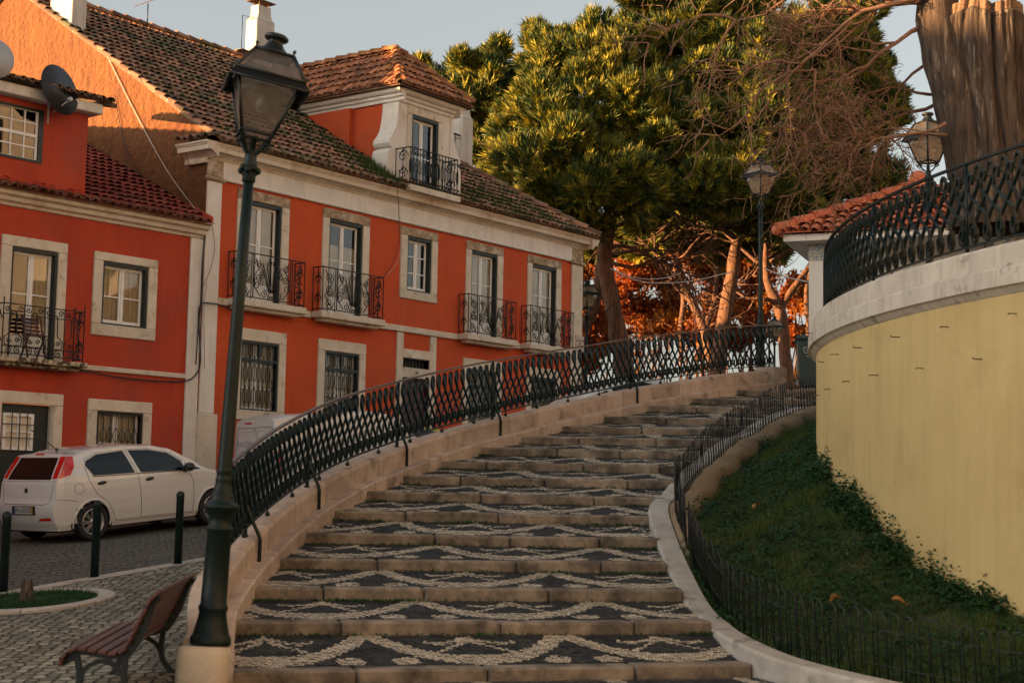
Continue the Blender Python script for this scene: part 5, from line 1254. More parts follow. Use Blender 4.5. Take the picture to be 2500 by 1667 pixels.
def make_car(name, label, paint, loc, az, pitch=0, plate=None, antenna=True, wheels=(( -1, -1), (1, -1), (-1, 1), (1, 1))):
    root = thing(name, label, 'car', loc); root.rotation_euler = Matrix(((math.sin(az), -math.cos(az), 0), (math.cos(az), math.sin(az), 0), (0, 0, 1))).to_4x4().to_euler()
    root.rotation_euler = (Matrix.Rotation(PI / 2 - az, 4, 'Z') @ Matrix.Rotation(-pitch, 4, 'Y')).to_euler()
    mb = MB(); body(mb); mb.obj('body', paint, root)
    mb = MB(); mb.box(-1.8, 1.9, -.66, .66, .17, .26); 
    for s in (-1, 1):
        for w in (-1, 1): mb.grid(14, 1, lambda u, v: (w * WHX + .36 * math.cos(lerp(-.3, PI + .3, u)), s * lerp(.45, .825, v), WHZ + .36 * math.sin(lerp(-.3, PI + .3, u))))
    mb.obj('underbody', 'rubber', root)
    mb = MB()
    for s in (-1, 1):
        for pl in (RWIN, FWIN, QWIN): patch(mb, pl, sidefn(s), .005)
    mb.obj('side_glass', 'car_glass', root)
    mb = MB(); patch(mb, [(-.57, 1.01), (.57, 1.01), (.49, 1.35), (-.49, 1.35)], rearfn, .004, 0, 5, 5); mb.obj('rear_window', 'rear_glass', root)
    ws = lambda u, v: (lambda x: (x, (2 * u - 1) * lerp(.70, .56, v) , tab(ZT, x) + .004 - .03 * abs(2 * u - 1) ** 4))(lerp(1.10, .42, v))
    mb = MB(); mb.grid(10, 8, ws, 0, True, flip=True); mb.obj('windscreen', 'car_glass', root)
    for s in (-1, 1):
        mb = MB(); patch(mb, [(s * .60, 1.02), (s * .706, 1.035), (s * .648, 1.365), (s * .53, 1.36)], rearfn, .007, 0, 3, 3); patch(mb, [(-1.832, 1.03), (-1.617, 1.365), (-1.50, 1.365), (-1.53, 1.20), (-1.62, 1.07)], sidefn(s), .008, 0, 3, 3)
        mb.obj('tail_light', 'red_lens', root)
        mb = MB()
        for pl in ([(-1.33, 1.17), (-1.30, .97), (-1.17, .74), (-.97, .60), (-.86, .42), (-.82, .30), (-.76, .275), (-.30, .272), (.80, .275), (.83, .55), (.83, .80), (.76, .97)], [(-.30, .272), (-.30, .7), (-.325, 1.0), (-.47, 1.395)], [(-1.33, 1.17), (-1.29, 1.30), (-1.03, 1.385), (-.47, 1.405), (.0, 1.39), (.42, 1.305), (.66, 1.15)], [(-1.90, .70), (-1.7, .685), (-1.55, .64)]):
            q = []
            for a, b in zip(pl, pl[1:]):
                for k in range(6): q.append((lerp(a[0], b[0], k / 6), lerp(a[1], b[1], k / 6)))
            q.append(pl[-1]); mb.tube([sidefn(s)(x, z, .0015) for x, z in q], .0035, 4)
        mb.tube([sidefn(s)(lerp(-1.22, .72, k / 16), lerp(1.022, .985, k / 16), .006) for k in range(17)], .007, 4)
        mb.obj('door_seams', 'seam', root)
        for x, z in ((-1.06, .905), (-.10, .90)):
            mb = MB(); mb.ball((0, 0, 0), 1, n=10, m=6); mb.v = [(x + a * .095, s * (YS(x, z) + .008) + b * .022, z + c * .03 + .01 * a) for a, b, c in mb.v]; mb.obj('door_handle', 'black_plastic', root)
        mb = MB(); mb.ball((0, 0, 0), 1, n=12, m=8); mb.v = [(.66 + a * .085 * (1.1 - .25 * b * s), s * (.955 + b * s * .10), 1.045 + c * .075) for a, b, c in mb.v]; mb.tube([(.68, s * .80, .965), (.67, s * .90, 1.0)], .025, 6); mb.obj('wing_mirror', 'black_plastic', root)
        mb = MB(); patch(mb, [(s * .33, .36), (s * .66, .37), (s * .64, .42), (s * .40, .405)], rearfn, .006, 0, 2, 2); mb.obj('fog_lamp', 'red_lens', root)
    mb = MB(); mb.tube([sidefn(-1)(-1.50 + .085 * math.cos(a), .845 + .085 * math.sin(a), .001) for a in np.linspace(0, 2 * PI, 24)], .003, 4, closed=True)
    for pl in ([(-.66, .985), (-.62, .66), (-.5, .625), (.5, .625), (.62, .66), (.66, .985)], [(-.70, .985), (.70, .985)]): mb.tube([rearfn(lerp(a[0], b[0], k / 8), lerp(a[1], b[1], k / 8), .001) for a, b in zip(pl, pl[1:]) for k in range(9)], .004, 4)
    mb.obj('panel_seams', 'seam', root)
    mb = MB(); patch(mb, [(-.11, 1.392), (.11, 1.392), (.11, 1.413), (-.11, 1.413)], rearfn, .012, 0, 1, 2); mb.obj('brake_light', 'red_lens', root)
    mb = MB(); mb.lathe([(.001, .01), (.028, .012), (.042, .006), (.045, 0)], 20, 0, (XRS(0, .84), 0, .84), Matrix(((0, 0, -1), (0, 1, 0), (1, 0, 0)))); mb.obj('badge', 'ink', root)
    mb = MB(); mb.box(XRS(0, .5) - .004, XRS(0, .5) + .02, -.30, .30, .46, .60); mb.obj('plate_recess', 'black_plastic', root)
    if plate:
        X = XRS(0, .5) - .012
        pl = link('number_plate', None, root, loc=(X, 0, .53))
        mb = MB(); mb.box(0, .006, -.215, .215, -.055, .055); mb.obj('plate_face', 'plate_white', pl)
        mb = MB(); mb.box(-.002, .0, .215, .26, -.055, .055); mb.obj('blue_band', 'plate_blue', pl); mb = MB(); mb.box(-.002, .0, -.26, -.215, -.055, .055); mb.obj('yellow_band', 'plate_yellow', pl)
        link('plate_number', text_mesh(plate, .105, 'plate_number', 'ink', ext=.0006), pl, loc=(-.003, 0, 0), rot=(PI / 2, 0, -PI / 2))
    if antenna: mb = MB(); mb.tube([(-1.30, 0, 1.445), (-1.33, 0, 1.475), (-1.78, .0, 1.80)], .008, 5); mb.ball((-1.31, 0, 1.46), .03, n=8, m=4); mb.obj('aerial_rod', 'black_plastic', root)
    for w, s in wheels: make_wheel('wheel', root, w * WHX, s)
    return root
def on_road(x, y, az, wb=1.255, dz=-.022):
    f = V((math.sin(az), math.cos(az), 0)); a = ground(x - f.x * wb, y - f.y * wb); b = ground(x + f.x * wb, y + f.y * wb)
    return (x, y, (a + b) / 2 + dz), math.atan2(b - a, 2 * wb)
CAZ = math.radians(37.8)
l, pt = on_road(-6.50, 26.90, CAZ); make_car('parked_car', 'white five-door hatchback parked on the cobbled street, seen from behind', 'car_white', l, CAZ, pt, '09-UO-52')
l, pt = on_road(-9.62, 23.0, CAZ); make_car('parked_car', 'second white car at the left edge, only its front end in view', 'car_white', l, CAZ, pt, None, False)
l, pt = on_road(-2.2, 32.2, math.radians(42)); make_car('parked_car', 'yellow-green car parked up the street, glimpsed through the stair railing', 'car_lime', l, math.radians(42), pt, None, False)
l, pt = on_road(2.7, 36.2, math.radians(62)); make_car('parked_car', 'distant white car at the top of the street, glimpsed through the upper stair railing', 'car_white', l, math.radians(62), pt, None, False)
# van ------------------------------------------------------------------------
vaz = math.radians(52); l, pt = on_road(-3.05, 30.35, vaz)
van = thing('delivery_van', 'small white delivery van with twin rear doors parked between lamp post and railing', 'van', l); van.rotation_euler = (Matrix.Rotation(PI / 2 - vaz, 4, 'Z') @ Matrix.Rotation(-pt, 4, 'Y')).to_euler()
VT = [(-2.0, 1.78), (-1.7, 1.82), (.2, 1.81), (.55, 1.74), (1.2, 1.22), (1.4, 1.12), (1.9, .95), (2.05, .7)]
mb = MB(); rings = []
for i, x in enumerate([-2.02, -1.99, -1.9, -1.7] + list(np.arange(-1.5, 2.06, .15))):
    zt = tab(VT, x); e = min(1, .90 + (i * .035)); ring = []
    for k in range(17):
        z = lerp(.3, zt - .12, k / 16); ring.append((x + (.10 * max(0, z - 1.0) if i < 3 else 0), .84 * e * (1 - .09 * max(0, (z - .9) / .9) ** 1.5), z))
    y0 = ring[-1][1]
    for k in range(1, 8): a = PI / 2 * k / 7; z = zt - .12 + .12 * e * math.sin(a) ** .6; ring.append((x + (.10 * max(0, z - 1.0) if i < 3 else 0), y0 * math.cos(a) ** .6, z))
    rings.append(ring)
n = len(rings[0])
for sgn in (-1, 1):
    for a, b in zip(rings, rings[1:]):
        for k in range(n - 1): mb.add([(p[0], p[1] * sgn, p[2]) for p in (a[k], b[k], b[k + 1], a[k + 1])], [(0, 1, 2, 3) if sgn < 0 else (3, 2, 1, 0)], 0, True)
for R_ in (rings[0], rings[-1]): mb.add([(p[0], p[1], p[2]) for p in R_] + [(p[0], -p[1], p[2]) for p in R_[::-1]], [tuple(range(2 * n))])
mb.obj('body', 'van_white', van)
vx = lambda z: -2.02 + .10 * max(0, z - 1.0) - .003
for s in (-1, 1):
    mb = MB(); pl = [(s * .02, .5), (s * .70, .5), (s * .70, 1.2), (s * .64, 1.60), (s * .02, 1.60)]; q = [(vx(z), y, z) for y, z in pl]; mb.tube(q, .005, 4, closed=True); mb.tube([(vx(z) - .002, y, z) for y, z in ((s * .10, 1.12), (s * .10, 1.50), (s * .14, 1.54), (s * .54, 1.54), (s * .58, 1.50), (s * .62, 1.12))], .006, 4, mi=1)
    mb.obj('rear_door', ['seam', 'van_white'], van)
    mb = MB(); mb.hexa([(vx(.75) - .01, s * .71, .75), (vx(.75) + .1, s * .84, .75), (vx(.75) + .1, s * .84, .76), (vx(.75) + .05, s * .71, .76), (vx(1.15) - .01, s * .71, 1.15), (vx(1.15) + .1, s * .83, 1.15), (vx(1.15) + .1, s * .83, 1.16), (vx(1.15) + .05, s * .71, 1.16)]); mb.obj('tail_light', 'red_lens', van)
mb = MB(); mb.box(vx(1.68) - .012, vx(1.68) + .01, .12, .36, 1.672, 1.70, b=.004); mb.obj('brake_light', 'red_lens', van)
mb = MB(); mb.box(vx(.98) - .03, vx(.98), .05, .20, .95, .985, b=.006); mb.obj('door_handle', 'black_plastic', van)
link('lettering', text_mesh('TRACÇÕES', .12, 'lettering', 'faint_ink', ext=.0006), van, loc=(vx(1.30) - .004, .38, 1.30), rot=(PI / 2, 0, -PI / 2))
for w in (-1.25, 1.3):
    for s in (-1, 1): make_wheel('wheel', van, w, s)
mb = MB(); mb.box(-1.0, 1.9, -.7, .7, .2, .4); mb.obj('underbody', 'rubber', van)

# ------------------------------------------------------------------ bollards
def pave(x, y): return ground(x, y) + .078
bol = None
for i, (px, py, Y) in enumerate(((7, 1461, 18.3), (229.6, 1423, 19.6), (433.7, 1387, 20.7))):
    p = P(px, py, Y); lab = ['dark green bollard at the left edge beside the tree pit', 'dark green bollard in front of the rear wheel of the white hatchback', 'dark green bollard nearest the leaning lamp post'][i]
    if bol is None:
        bol = thing('bollard', lab, 'bollard', (p.x, p.y, pave(p.x, p.y) - .01), 0, 'bollards along the kerb'); mb = MB(); mb.lathe([(.052, 0), (.05, .86), (.054, .87), (.054, .90), (.048, .925), (.03, .945), (.001, .952)], 18); mb.obj('post', 'green_iron', bol)
        mb = MB(); mb.lathe([(.085, 0), (.083, .012), (.06, .018)], 18); mb.obj('base_ring', 'green_iron', bol)
    else: copy_tree(bol, (p.x, p.y, pave(p.x, p.y) - .01), None, lab)

# ------------------------------------------------------------------ bench
bz = pave(-2.8, 11.9) - .0
bench = thing('park_bench', 'dark iron bench with reddish brown wooden slats behind the lamp pedestal', 'bench', (-3.20, 11.65, pave(-3.0, 11.65))); bench.scale = (.93, .93, .93)
prof = [(-.035, .335, 0), (-.02, .375, 1), (.045, .425, 1), (.125, .435, 1), (.205, .425, 1), (.285, .412, 1), (.365, .402, 1), (.44, .425, 1), (.49, .50, 2), (.525, .575, 2), (.560, .650, 2), (.595, .725, 2), (.63, .80, 2), (.675, .855, 2)]
def slat(i):
    a = prof[max(0, i - 1)]; b = prof[min(len(prof) - 1, i + 1)]; t = V((b[0] - a[0], 0, b[1] - a[1])).normalized(); nn = V((-t.z, 0, t.x)); c = V((prof[i][0], 0, prof[i][1])); mb = MB()
    m = MB(); m.box(-.034, .034, -.04, 1.5, -.014, .014, b=.006)
    w = 1.0 if prof[i][2] < 2 else 1.02
    mb.v = [tuple(c + t * (x * w) + V((0, y, 0)) + nn * z + V((0, 0, y * .058))) for x, y, z in m.v]; mb.f = m.f; mb.mi = m.mi; mb.sm = m.sm; return mb
for i in range(len(prof)): slat(i).obj('seat_slat' if prof[i][2] < 2 else 'back_slat', 'bench_wood', bench)
for y in (.04, 1.36):
    dz = y * .058; T = lambda pts: [(x, y, z + dz) for x, z in pts]; mb = MB()
    mb.tube(T([(x - .0, z - .028) for x, z, _ in prof[:8]] + [(x + .03, z - .01) for x, z, _ in prof[8:]]), .02, flat=(.024, .012), ref=(0, 1, 0))
    mb.tube(catmull(T([(.06, .41), (.09, .30), (.10, .18), (.06, .05), (.02, .0)]), 5), .02, flat=(.022, .02), ref=(0, 1, 0)); mb.tube(catmull(T([(.47, .44), (.45, .30), (.46, .16), (.55, .04), (.62, .0)]), 5), .02, flat=(.022, .02), ref=(0, 1, 0))
    mb.tube(catmull(T([(.10, .20), (.16, .29), (.28, .335), (.39, .29), (.455, .2)]), 5), .02, flat=(.018, .017), ref=(0, 1, 0)); mb.tube(catmull(T([(-.03, .32), (.0, .33), (.06, .37)]), 4), .02, flat=(.02, .018), ref=(0, 1, 0)); mb.tube(catmull(T([(.66, .82), (.62, .66), (.55, .50), (.48, .40)]), 5), .02, flat=(.022, .018), ref=(0, 1, 0))
    mb.obj('iron_frame', 'dark_iron', bench)

# ------------------------------------------------------------------ tree pit with stump
pc = V((-5.22, 17.5, 0)); pc.z = pave(pc.x, pc.y)
def pz(x, y): return pave(x, y) - pc.z
pit = thing('tree_pit', 'round grassy tree pit ringed with pale stone in the cobbled pavement', 'tree pit', pc)
mb = MB()
for k in range(9):
    a0, a1 = 2 * PI * k / 9 + .006, 2 * PI * (k + 1) / 9 - .006; vs = []
    for i in range(9):
        a = lerp(a0, a1, i / 8)
        for r, z in ((.90, -.1), (.90, .022), (.885, .032), (.725, .032), (.71, .022), (.71, -.1)): x, y = r * math.cos(a), r * math.sin(a); vs.append((x, y, pz(pc.x + x, pc.y + y) + z))
    mb.add(vs, [(i * 6 + q, (i + 1) * 6 + q, (i + 1) * 6 + (q + 1) % 6, i * 6 + (q + 1) % 6) for i in range(8) for q in range(6)] + [tuple(range(6))[::-1], tuple(48 + q for q in range(6))])
mb.obj('stone_ring', 'kerb_stone', pit)
mb = MB(); mb.grid(24, 4, lambda u, v: (lambda x, y: (x, y, pz(pc.x + x, pc.y + y) + .012 + .02 * (1 - v)))(.715 * v * math.cos(2 * PI * u), .715 * v * math.sin(2 * PI * u)), flip=True); mb.obj('earth', 'soil', pit)
mv = []; mf = []; mt = []
for i in range(5200):
    a = random.uniform(0, 2 * PI); r = .70 * math.sqrt(random.random()); x, y = r * math.cos(a), r * math.sin(a)
    if r < .16 or mnoise.noise(V((x * 3, y * 3, 1))) < -.3: continue
    blade((pc.x + x, pc.y + y, pave(pc.x + x, pc.y + y) + .01), random.uniform(.02, .08), .005, .04, random.random())
link('pit_grass', npmesh('pit_grass', np.array(mv), np.array(mf), ['weed_leaf'], np.array(mt)), kind='stuff', label='short dark grass inside the round tree pit', cat='grass')
st = thing('tree_stump', 'small sawn-off tree stump standing in the grass of the tree pit', 'stump', pc + V((-.02, -.12, .01)))
mb = MB(); mb.lathe([(.10, -.03), (.075, .05), (.06, .14), (.062, .20), (.05, .235), (.001, .24)], 12); mb.v = [(x * (1 + .2 * math.sin(9 * z + 3 * math.atan2(y, x))), y * (1 + .15 * math.sin(7 * math.atan2(y, x))), z + .02 * x) for x, y, z in mb.v]; mb.obj('stub', 'bark', st)

# ------------------------------------------------------------------ litter bin and pavilion on the landing
bp = P(1984, 938, 29.0)
bn = thing('litter_bin', 'dark green street bin with a scribbled white tag beside the yellow wall', 'bin', (bp.x, bp.y, bp.z - .05), -.12)
mb = MB(); mb.hexa([(-.24, -.24, 0), (.24, -.24, 0), (.24, .24, 0), (-.24, .24, 0), (-.29, -.29, .84), (.29, -.29, .84), (.29, .29, .84), (-.29, .29, .84)]); mb.obj('tub', 'bin_green', bn)
mb = MB(); mb.box(-.33, .33, -.34, .33, .845, .90, b=.02); mb.grid(8, 6, lambda u, v: (lerp(-.31, .31, u), lerp(-.31, .31, v), .90 + .06 * math.sin(PI * v))); mb.obj('lid', 'bin_green', bn)
mb = MB(); Y_ = -.287
def chalk(p): mb.tube([(x, -.24 - .05 * z / .84 - .006, z) for x, z in p], .006, 4)
for p in ([(-.19, .70), (-.08, .71), (-.15, .655), (-.06, .66)], [(-.18, .70), (-.175, .64), (-.15, .60), (-.02, .60)], [(-.12, .66), (-.10, .61), (-.05, .645), (-.02, .60)], [(-.03, .68), (.0, .62), (.03, .67), (.06, .60)], [(.04, .69), (.12, .63)], [(-.10, .58), (.02, .575), (.06, .56)], [(.02, .62), (.03, .54)], [(-.13, .545), (-.05, .54), (-.0, .52), (-.06, .50)], [(.06, .53), (.11, .54), (.12, .49), (.07, .48), (.06, .53)], [(-.04, .67), (.05, .615)], [(-.02, .69), (.0, .60)]): chalk(p)
mb.obj('chalk_tag', 'chalk', bn)
mb = MB(); mb.box(.06, .16, -.292, -.287, .74, .78); mb.obj('sticker', 'plate_white', bn)
C0 = V((5.24, 30.3, 0)); ua = V((.93, -.36, 0)).normalized()
pv = thing('pavilion', 'small white kiosk with orange tiled roof and tile-banded pillars behind the terrace railing', 'kiosk', (C0.x, C0.y, 3.66), math.atan2(ua.y, ua.x))
ZE = P(1930, 590, 30.3).z - 3.66; W_ = 4.6
for x, y in ((.42, .40), (W_ - .7, .40), (.42, W_ - .7), (W_ - .7, W_ - .7)):
    mb = MB(); mb.box(x, x + .38, y, y + .38, 0, ZE - .34); pl_ = mb.obj('pillar', 'white_plaster', pv)
    mb = MB(); mb.box(x - .006, x + .386, y - .006, y + .386, ZE - .335, ZE - .02); mb.obj('tile_band', 'azulejo', pl_)
mb = MB(); mb.box(0, W_, 0, W_, ZE, ZE + .13); mb.box(.3, W_ - .3, .3, W_ - .3, ZE - .018, ZE - .001); mb.obj('eaves', 'white_plaster', pv)
mb = MB(); mb.box(1.2, W_ - .8, 1.2, W_ - .8, 0, ZE - .02); mb.obj('core_wall', 'white_plaster', pv)
mb = MB(); h = W_ / 2 + .12; RS = .52; cR = 1 / math.sqrt(1 + RS * RS); c0 = W_ / 2
for (ox, oy), u, v in (((c0, -.12), (1, 0), (0, 1)), ((-.12, c0), (0, -1), (1, 0)), ((W_ + .12, c0), (0, 1), (-1, 0)), ((c0, W_ + .12), (-1, 0), (0, -1))):
    tiles(mb, (ox, oy, ZE + .135), (*u, 0), (v[0] * cR, v[1] * cR, RS * cR), (-v[0] * RS * cR, -v[1] * RS * cR, cR), lambda b: -h + b * cR, lambda b: h - b * cR, h / cR, cu=.21, cv=.34, jit=.004)
mb.obj('roof', ['new_tile', 'new_tile'], pv)
mb = MB()
for a in ((-.12, -.12), (W_ + .12, -.12), (-.12, W_ + .12), (W_ + .12, W_ + .12)): half_caps(mb, (a[0], a[1], ZE + .20), (c0, c0, ZE + .18 + RS * h), .115, .42)
mb.ball((-.12, -.12, ZE + .2), .10); mb.ball((c0, c0, ZE + .28 + RS * h), .2); mb.obj('hip_caps', 'new_tile', pv)
# garden gate and ochre wall beyond the house
gp = P(1428, 862, 47.0); gt = thing('iron_gate', 'tall thin black iron bars of a gate beyond the house corner', 'gate', (gp.x, gp.y, gp.z - .6), -.15)
mb = MB()
for k in range(10): x = k * .17; mb.tube([(x, 0, -.8), (x, 0, 1.6 + .75 * sstep(0, 1.5, x))], .013, 4)
mb.obj('bars', 'black_iron', gt)
mb = MB(); mb.tube([(k * .17, 0, 1.6 + .75 * sstep(0, 1.5, k * .17)) for k in range(10)], .016, 4); mb.tube([(0, 0, .1), (1.53, 0, .1)], .014, 4); mb.obj('rails', 'black_iron', gt)
a, b = V((4.2, 57.5, 3.4)), V((13.5, 45.5, 3.4)); wd = b - a
gw = thing('garden_wall', 'low sunlit ochre wall under the pines beyond the railing', 'wall', a, math.atan2(wd.y, wd.x))
mb = MB(); mb.box(0, wd.length, -.15, .15, 0, 1.9); mb.obj('face', 'ochre_wall', gw); mb = MB(); mb.box(-.05, wd.length + .05, -.2, .2, 1.905, 2.0, b=.02); mb.obj('cap', 'kerb_stone', gw)
cable([P(1490, 655, 47), P(1540, 680, 47), P(1600, 691, 47), P(1690, 686, 46.5), P(1786, 664, 46)], .018, 'cable_pale', 'pale cable sagging between the two nearest pine trunks')
cable([P(1490, 657, 47.2), P(1560, 680, 47.5), P(1620, 679, 48), P(1662, 667, 49)], .014, 'cable_pale', 'second, shorter pale cable sagging from the left pine trunk')
cable([P(1866, 655, 46), P(1915, 675, 44), P(1990, 692, 41)], .018, 'cable_pale', 'pale cable running from the pines down to the kiosk')
# ------------------------------------------------------------------ trees
TS = 1.08
def pxr(r, Y): return r * Y / F
def needles(blobs, n, length, seed, count=15, width=.03, fill=.35, name='crown'):
    """needle tufts on and in a set of lumpy blobs: (px, py, Y, rx, ry px [, depth m])"""
    g = np.random.default_rng(seed); C = []; D = []
    wts = np.array([b[3] * b[4] for b in blobs], float); wts /= wts.sum()
    for b, w in zip(blobs, wts):
        k = int(n * w); c = np.array(P(b[0], b[1], b[2])); R = np.array([pxr(b[3], b[2]), b[5] if len(b) > 5 else pxr(b[3], b[2]) * .8, pxr(b[4], b[2])])
        # sub-lumps on the blob give light and dark clumps
        m = max(5, int(14 * w * len(blobs))); d0 = g.normal(size=(m, 3)); d0 /= np.linalg.norm(d0, axis=1)[:, None]; lc = d0 * g.uniform(.45, 1.05, (m, 1)); lr = g.uniform(.16, .44, m)
        i = g.integers(0, m, k); d = g.normal(size=(k, 3)); d[:, 2] += .35; d /= np.linalg.norm(d, axis=1)[:, None]
        r = np.where(g.random(k) < fill, g.random(k) ** .5, g.uniform(.85, 1.1, k))
        q = lc[i] + d * (lr[i] * r)[:, None]
        C.append(c + q * R); dd = d * .7 + q * .6 + np.array([0, 0, .75]); D.append(dd / np.linalg.norm(dd, axis=1)[:, None])
    C = np.vstack(C); D = np.vstack(D); N = len(C)
    a = np.cross(D, [.3, .5, .8]); a /= np.linalg.norm(a, axis=1)[:, None]; b_ = np.cross(D, a)
    an = g.uniform(0, 2 * np.pi, (N, count)); sp = g.uniform(.12, .85, (N, count)); L = length * g.uniform(.6, 1.15, (N, count))
    s = g.uniform(.6, 1.3, (N, 1)); L = L * s
    dirv = D[:, None, :] + (a[:, None, :] * np.cos(an)[..., None] + b_[:, None, :] * np.sin(an)[..., None]) * sp[..., None]; dirv /= np.linalg.norm(dirv, axis=2)[..., None]
    st = C[:, None, :] - D[:, None, :] * (length * g.uniform(-.1, .7, (N, count)))[..., None]
    tip = st + dirv * L[..., None]; side = np.cross(dirv, g.normal(size=(N, count, 3))); side /= np.linalg.norm(side, axis=2)[..., None]
    mid = st + dirv * (L * .55)[..., None]
    v = np.stack([st, mid + side * width, tip, mid - side * width], 2).reshape(-1, 3); f = np.arange(len(v)).reshape(-1, 4)
    t = np.repeat(np.clip(g.normal(.58, .26, N), 0, 1), count * 4)
    return v, f, t
def add_crown(root, blobs, n, seed, length=.42, count=15, width=.03, m='pine_needle', fill=.35, part='crown'):
    v, f, t = needles(blobs, n, length, seed, count, width, fill); o = np.array(root.location); return link(part, npmesh(part, v - o, f, [m], t), root)
def wood(root, paths, m='pine_bark', part='trunk', jit=.0):
    """tapered limbs: each path [(px, py, Y, radius px)]"""
    mb = MB(); o = V(root.location)
    for p in paths:
        pts = catmull([P(a, b, c) for a, b, c, d in p], 4); rs = []
        for i in range(len(p) - 1): rs += [lerp(p[i][3], p[i + 1][3], k / 4) * p[i][2] / F for k in range(4)]
        rs.append(p[-1][3] * p[-1][2] / F); k0 = len(mb.v); mb.tube([q - o for q in pts], rs, 12)
        for k in range(k0, len(mb.v)):
            w = V(mb.v[k]); q = mnoise.noise_vector(w * 2.2) * (.05 + .25 * rs[0] * .3); mb.v[k] = tuple(w + q * .8)
    return mb.obj(part, m, root)
def limbs(root, starts, seed, Y, part='branches', m='pine_bark', n=3, L0=90, r0=6, up=-.4, spread=.9):
    rnd = random.Random(seed); mb = MB(); o = V(root.location)
    def grow(x, y, Yd, ang, L, r, lev):
        pts = []; rs = []
        for k in range(6):
            pts.append(P(x, y, Yd) - o); rs.append(max(.008, r * (1 - k / 6.5) * Yd / F)); ang += rnd.gauss(0, .16); x += L / 5 * math.cos(ang); y += L / 5 * math.sin(ang); Yd += rnd.gauss(0, .18)
            if lev and k > 1:
                for s in (-1, 1):
                    if rnd.random() < .7: grow(x, y, Yd, ang + s * rnd.uniform(.35, spread), L * rnd.uniform(.4, .65), r * .5, lev - 1)
        mb.tube(pts, rs, 5)
    for x, y, a in starts: grow(x, y, Y + rnd.uniform(-1, 1), a, L0 * rnd.uniform(.7, 1.2), r0, n - 1)
    return mb.obj(part, m, root)
def tree_root(name, label, px, Y, group=None):
    p = P(px, 900, Y); return thing(name, label, 'tree', (p.x, p.y, min(3.75, ground(p.x, p.y))), 0, group)
GR = 'pines behind the square'
# A: leftmost, behind the dormer
t = tree_root('pine_tree', 'farthest left pine, its sunlit crown just clearing the dormer roof', 1230, 63, GR)
wood(t, [[(1300, 1000, 63, 14), (1290, 800, 63, 13), (1270, 600, 63, 11), (1230, 420, 63, 8), (1190, 300, 63, 5)]])
add_crown(t, [(1085, 235, 63, 85, 95), (1170, 215, 62, 85, 100), (1230, 150, 63, 65, 75), (1130, 330, 63, 100, 90), (1250, 330, 63, 90, 130), (1040, 190, 64, 50, 55)], 5979, 1, 0.38, 24, 0.024)
# B: main pine
t = tree_root('pine_tree', 'great middle pine, gold at its upper left and dark below, with a forked dark trunk', 1500, 52, GR)
wood(t, [[(1535, 1010, 52, 28), (1522, 880, 52, 25), (1506, 800, 52, 23), (1494, 735, 52, 21), (1482, 680, 52, 20), (1476, 630, 52, 19), (1484, 580, 52, 16), (1496, 530, 52, 13), (1520, 440, 51, 9), (1540, 350, 51, 6)],
     [(1478, 605, 52, 10), (1462, 570, 51.8, 9), (1440, 540, 51.6, 8), (1418, 534, 51.5, 6), (1408, 545, 51.4, 5)], [(1483, 590, 52, 10), (1486, 550, 51.6, 9), (1482, 510, 51.4, 7), (1470, 470, 51.2, 5)],
     [(1424, 800, 53, 13), (1448, 758, 53, 13), (1460, 705, 53, 12), (1464, 655, 53, 12), (1474, 615, 52.6, 11)], [(1410, 690, 53, 6), (1434, 702, 53, 7), (1456, 700, 53, 7)]])
limbs(t, [(1490, 560, -.3), (1490, 620, -.15), (1484, 640, .05), (1510, 520, -.5), (1500, 500, -2.4), (1480, 560, -2.8), (1495, 590, .25), (1490, 600, .12)], 3, 52, L0=190, r0=6)
add_crown(t, [(1350, 180, 51, 110, 110), (1440, 140, 51, 110, 110), (1310, 330, 50, 110, 120), (1390, 400, 49, 140, 130), (1300, 270, 50.5, 80, 70), (1500, 250, 50, 130, 130), (1480, 430, 49, 150, 110), (1330, 95, 52, 70, 55), (1560, 500, 49.5, 120, 70), (1385, 265, 50, 110, 90), (1340, 480, 51, 100, 85), (1250, 430, 53, 90, 90), (1430, 530, 50, 110, 55)], 16099, 2, 0.34, 24, 0.018)
# C: tall right pine
t = tree_root('pine_tree', 'tallest pine at the top of the picture, with a leaning sunlit trunk below', 1780, 57, GR)
wood(t, [[(1742, 990, 57, 22), (1757, 860, 57, 20), (1766, 790, 57, 18), (1777, 724, 57, 17), (1788, 667, 57, 15), (1792, 618, 57, 14), (1801, 585, 57, 12), (1800, 500, 56, 10), (1780, 380, 55, 8), (1750, 260, 54, 6)]], part='trunk')
limbs(t, [(1800, 560, -.4), (1795, 580, -2.6), (1790, 470, -.3), (1785, 430, -2.7), (1770, 350, -.7), (1765, 320, -2.4)], 5, 56, L0=180, r0=7)
add_crown(t, [(1640, 60, 52.5, 130, 120), (1760, 40, 53, 140, 120), (1690, 180, 51.5, 140, 110), (1830, 150, 52, 130, 130), (1640, 320, 50, 140, 110), (1760, 330, 50.5, 150, 130), (1900, 290, 51, 120, 130), (1700, 450, 50, 160, 90), (1850, 460, 51, 130, 100), (1560, -10, 53, 70, 70), (1560, 110, 52.5, 80, 60), (1720, 420, 56, 190, 120), (1850, 540, 56, 130, 55)], 20125, 4, 0.35, 24, 0.018)
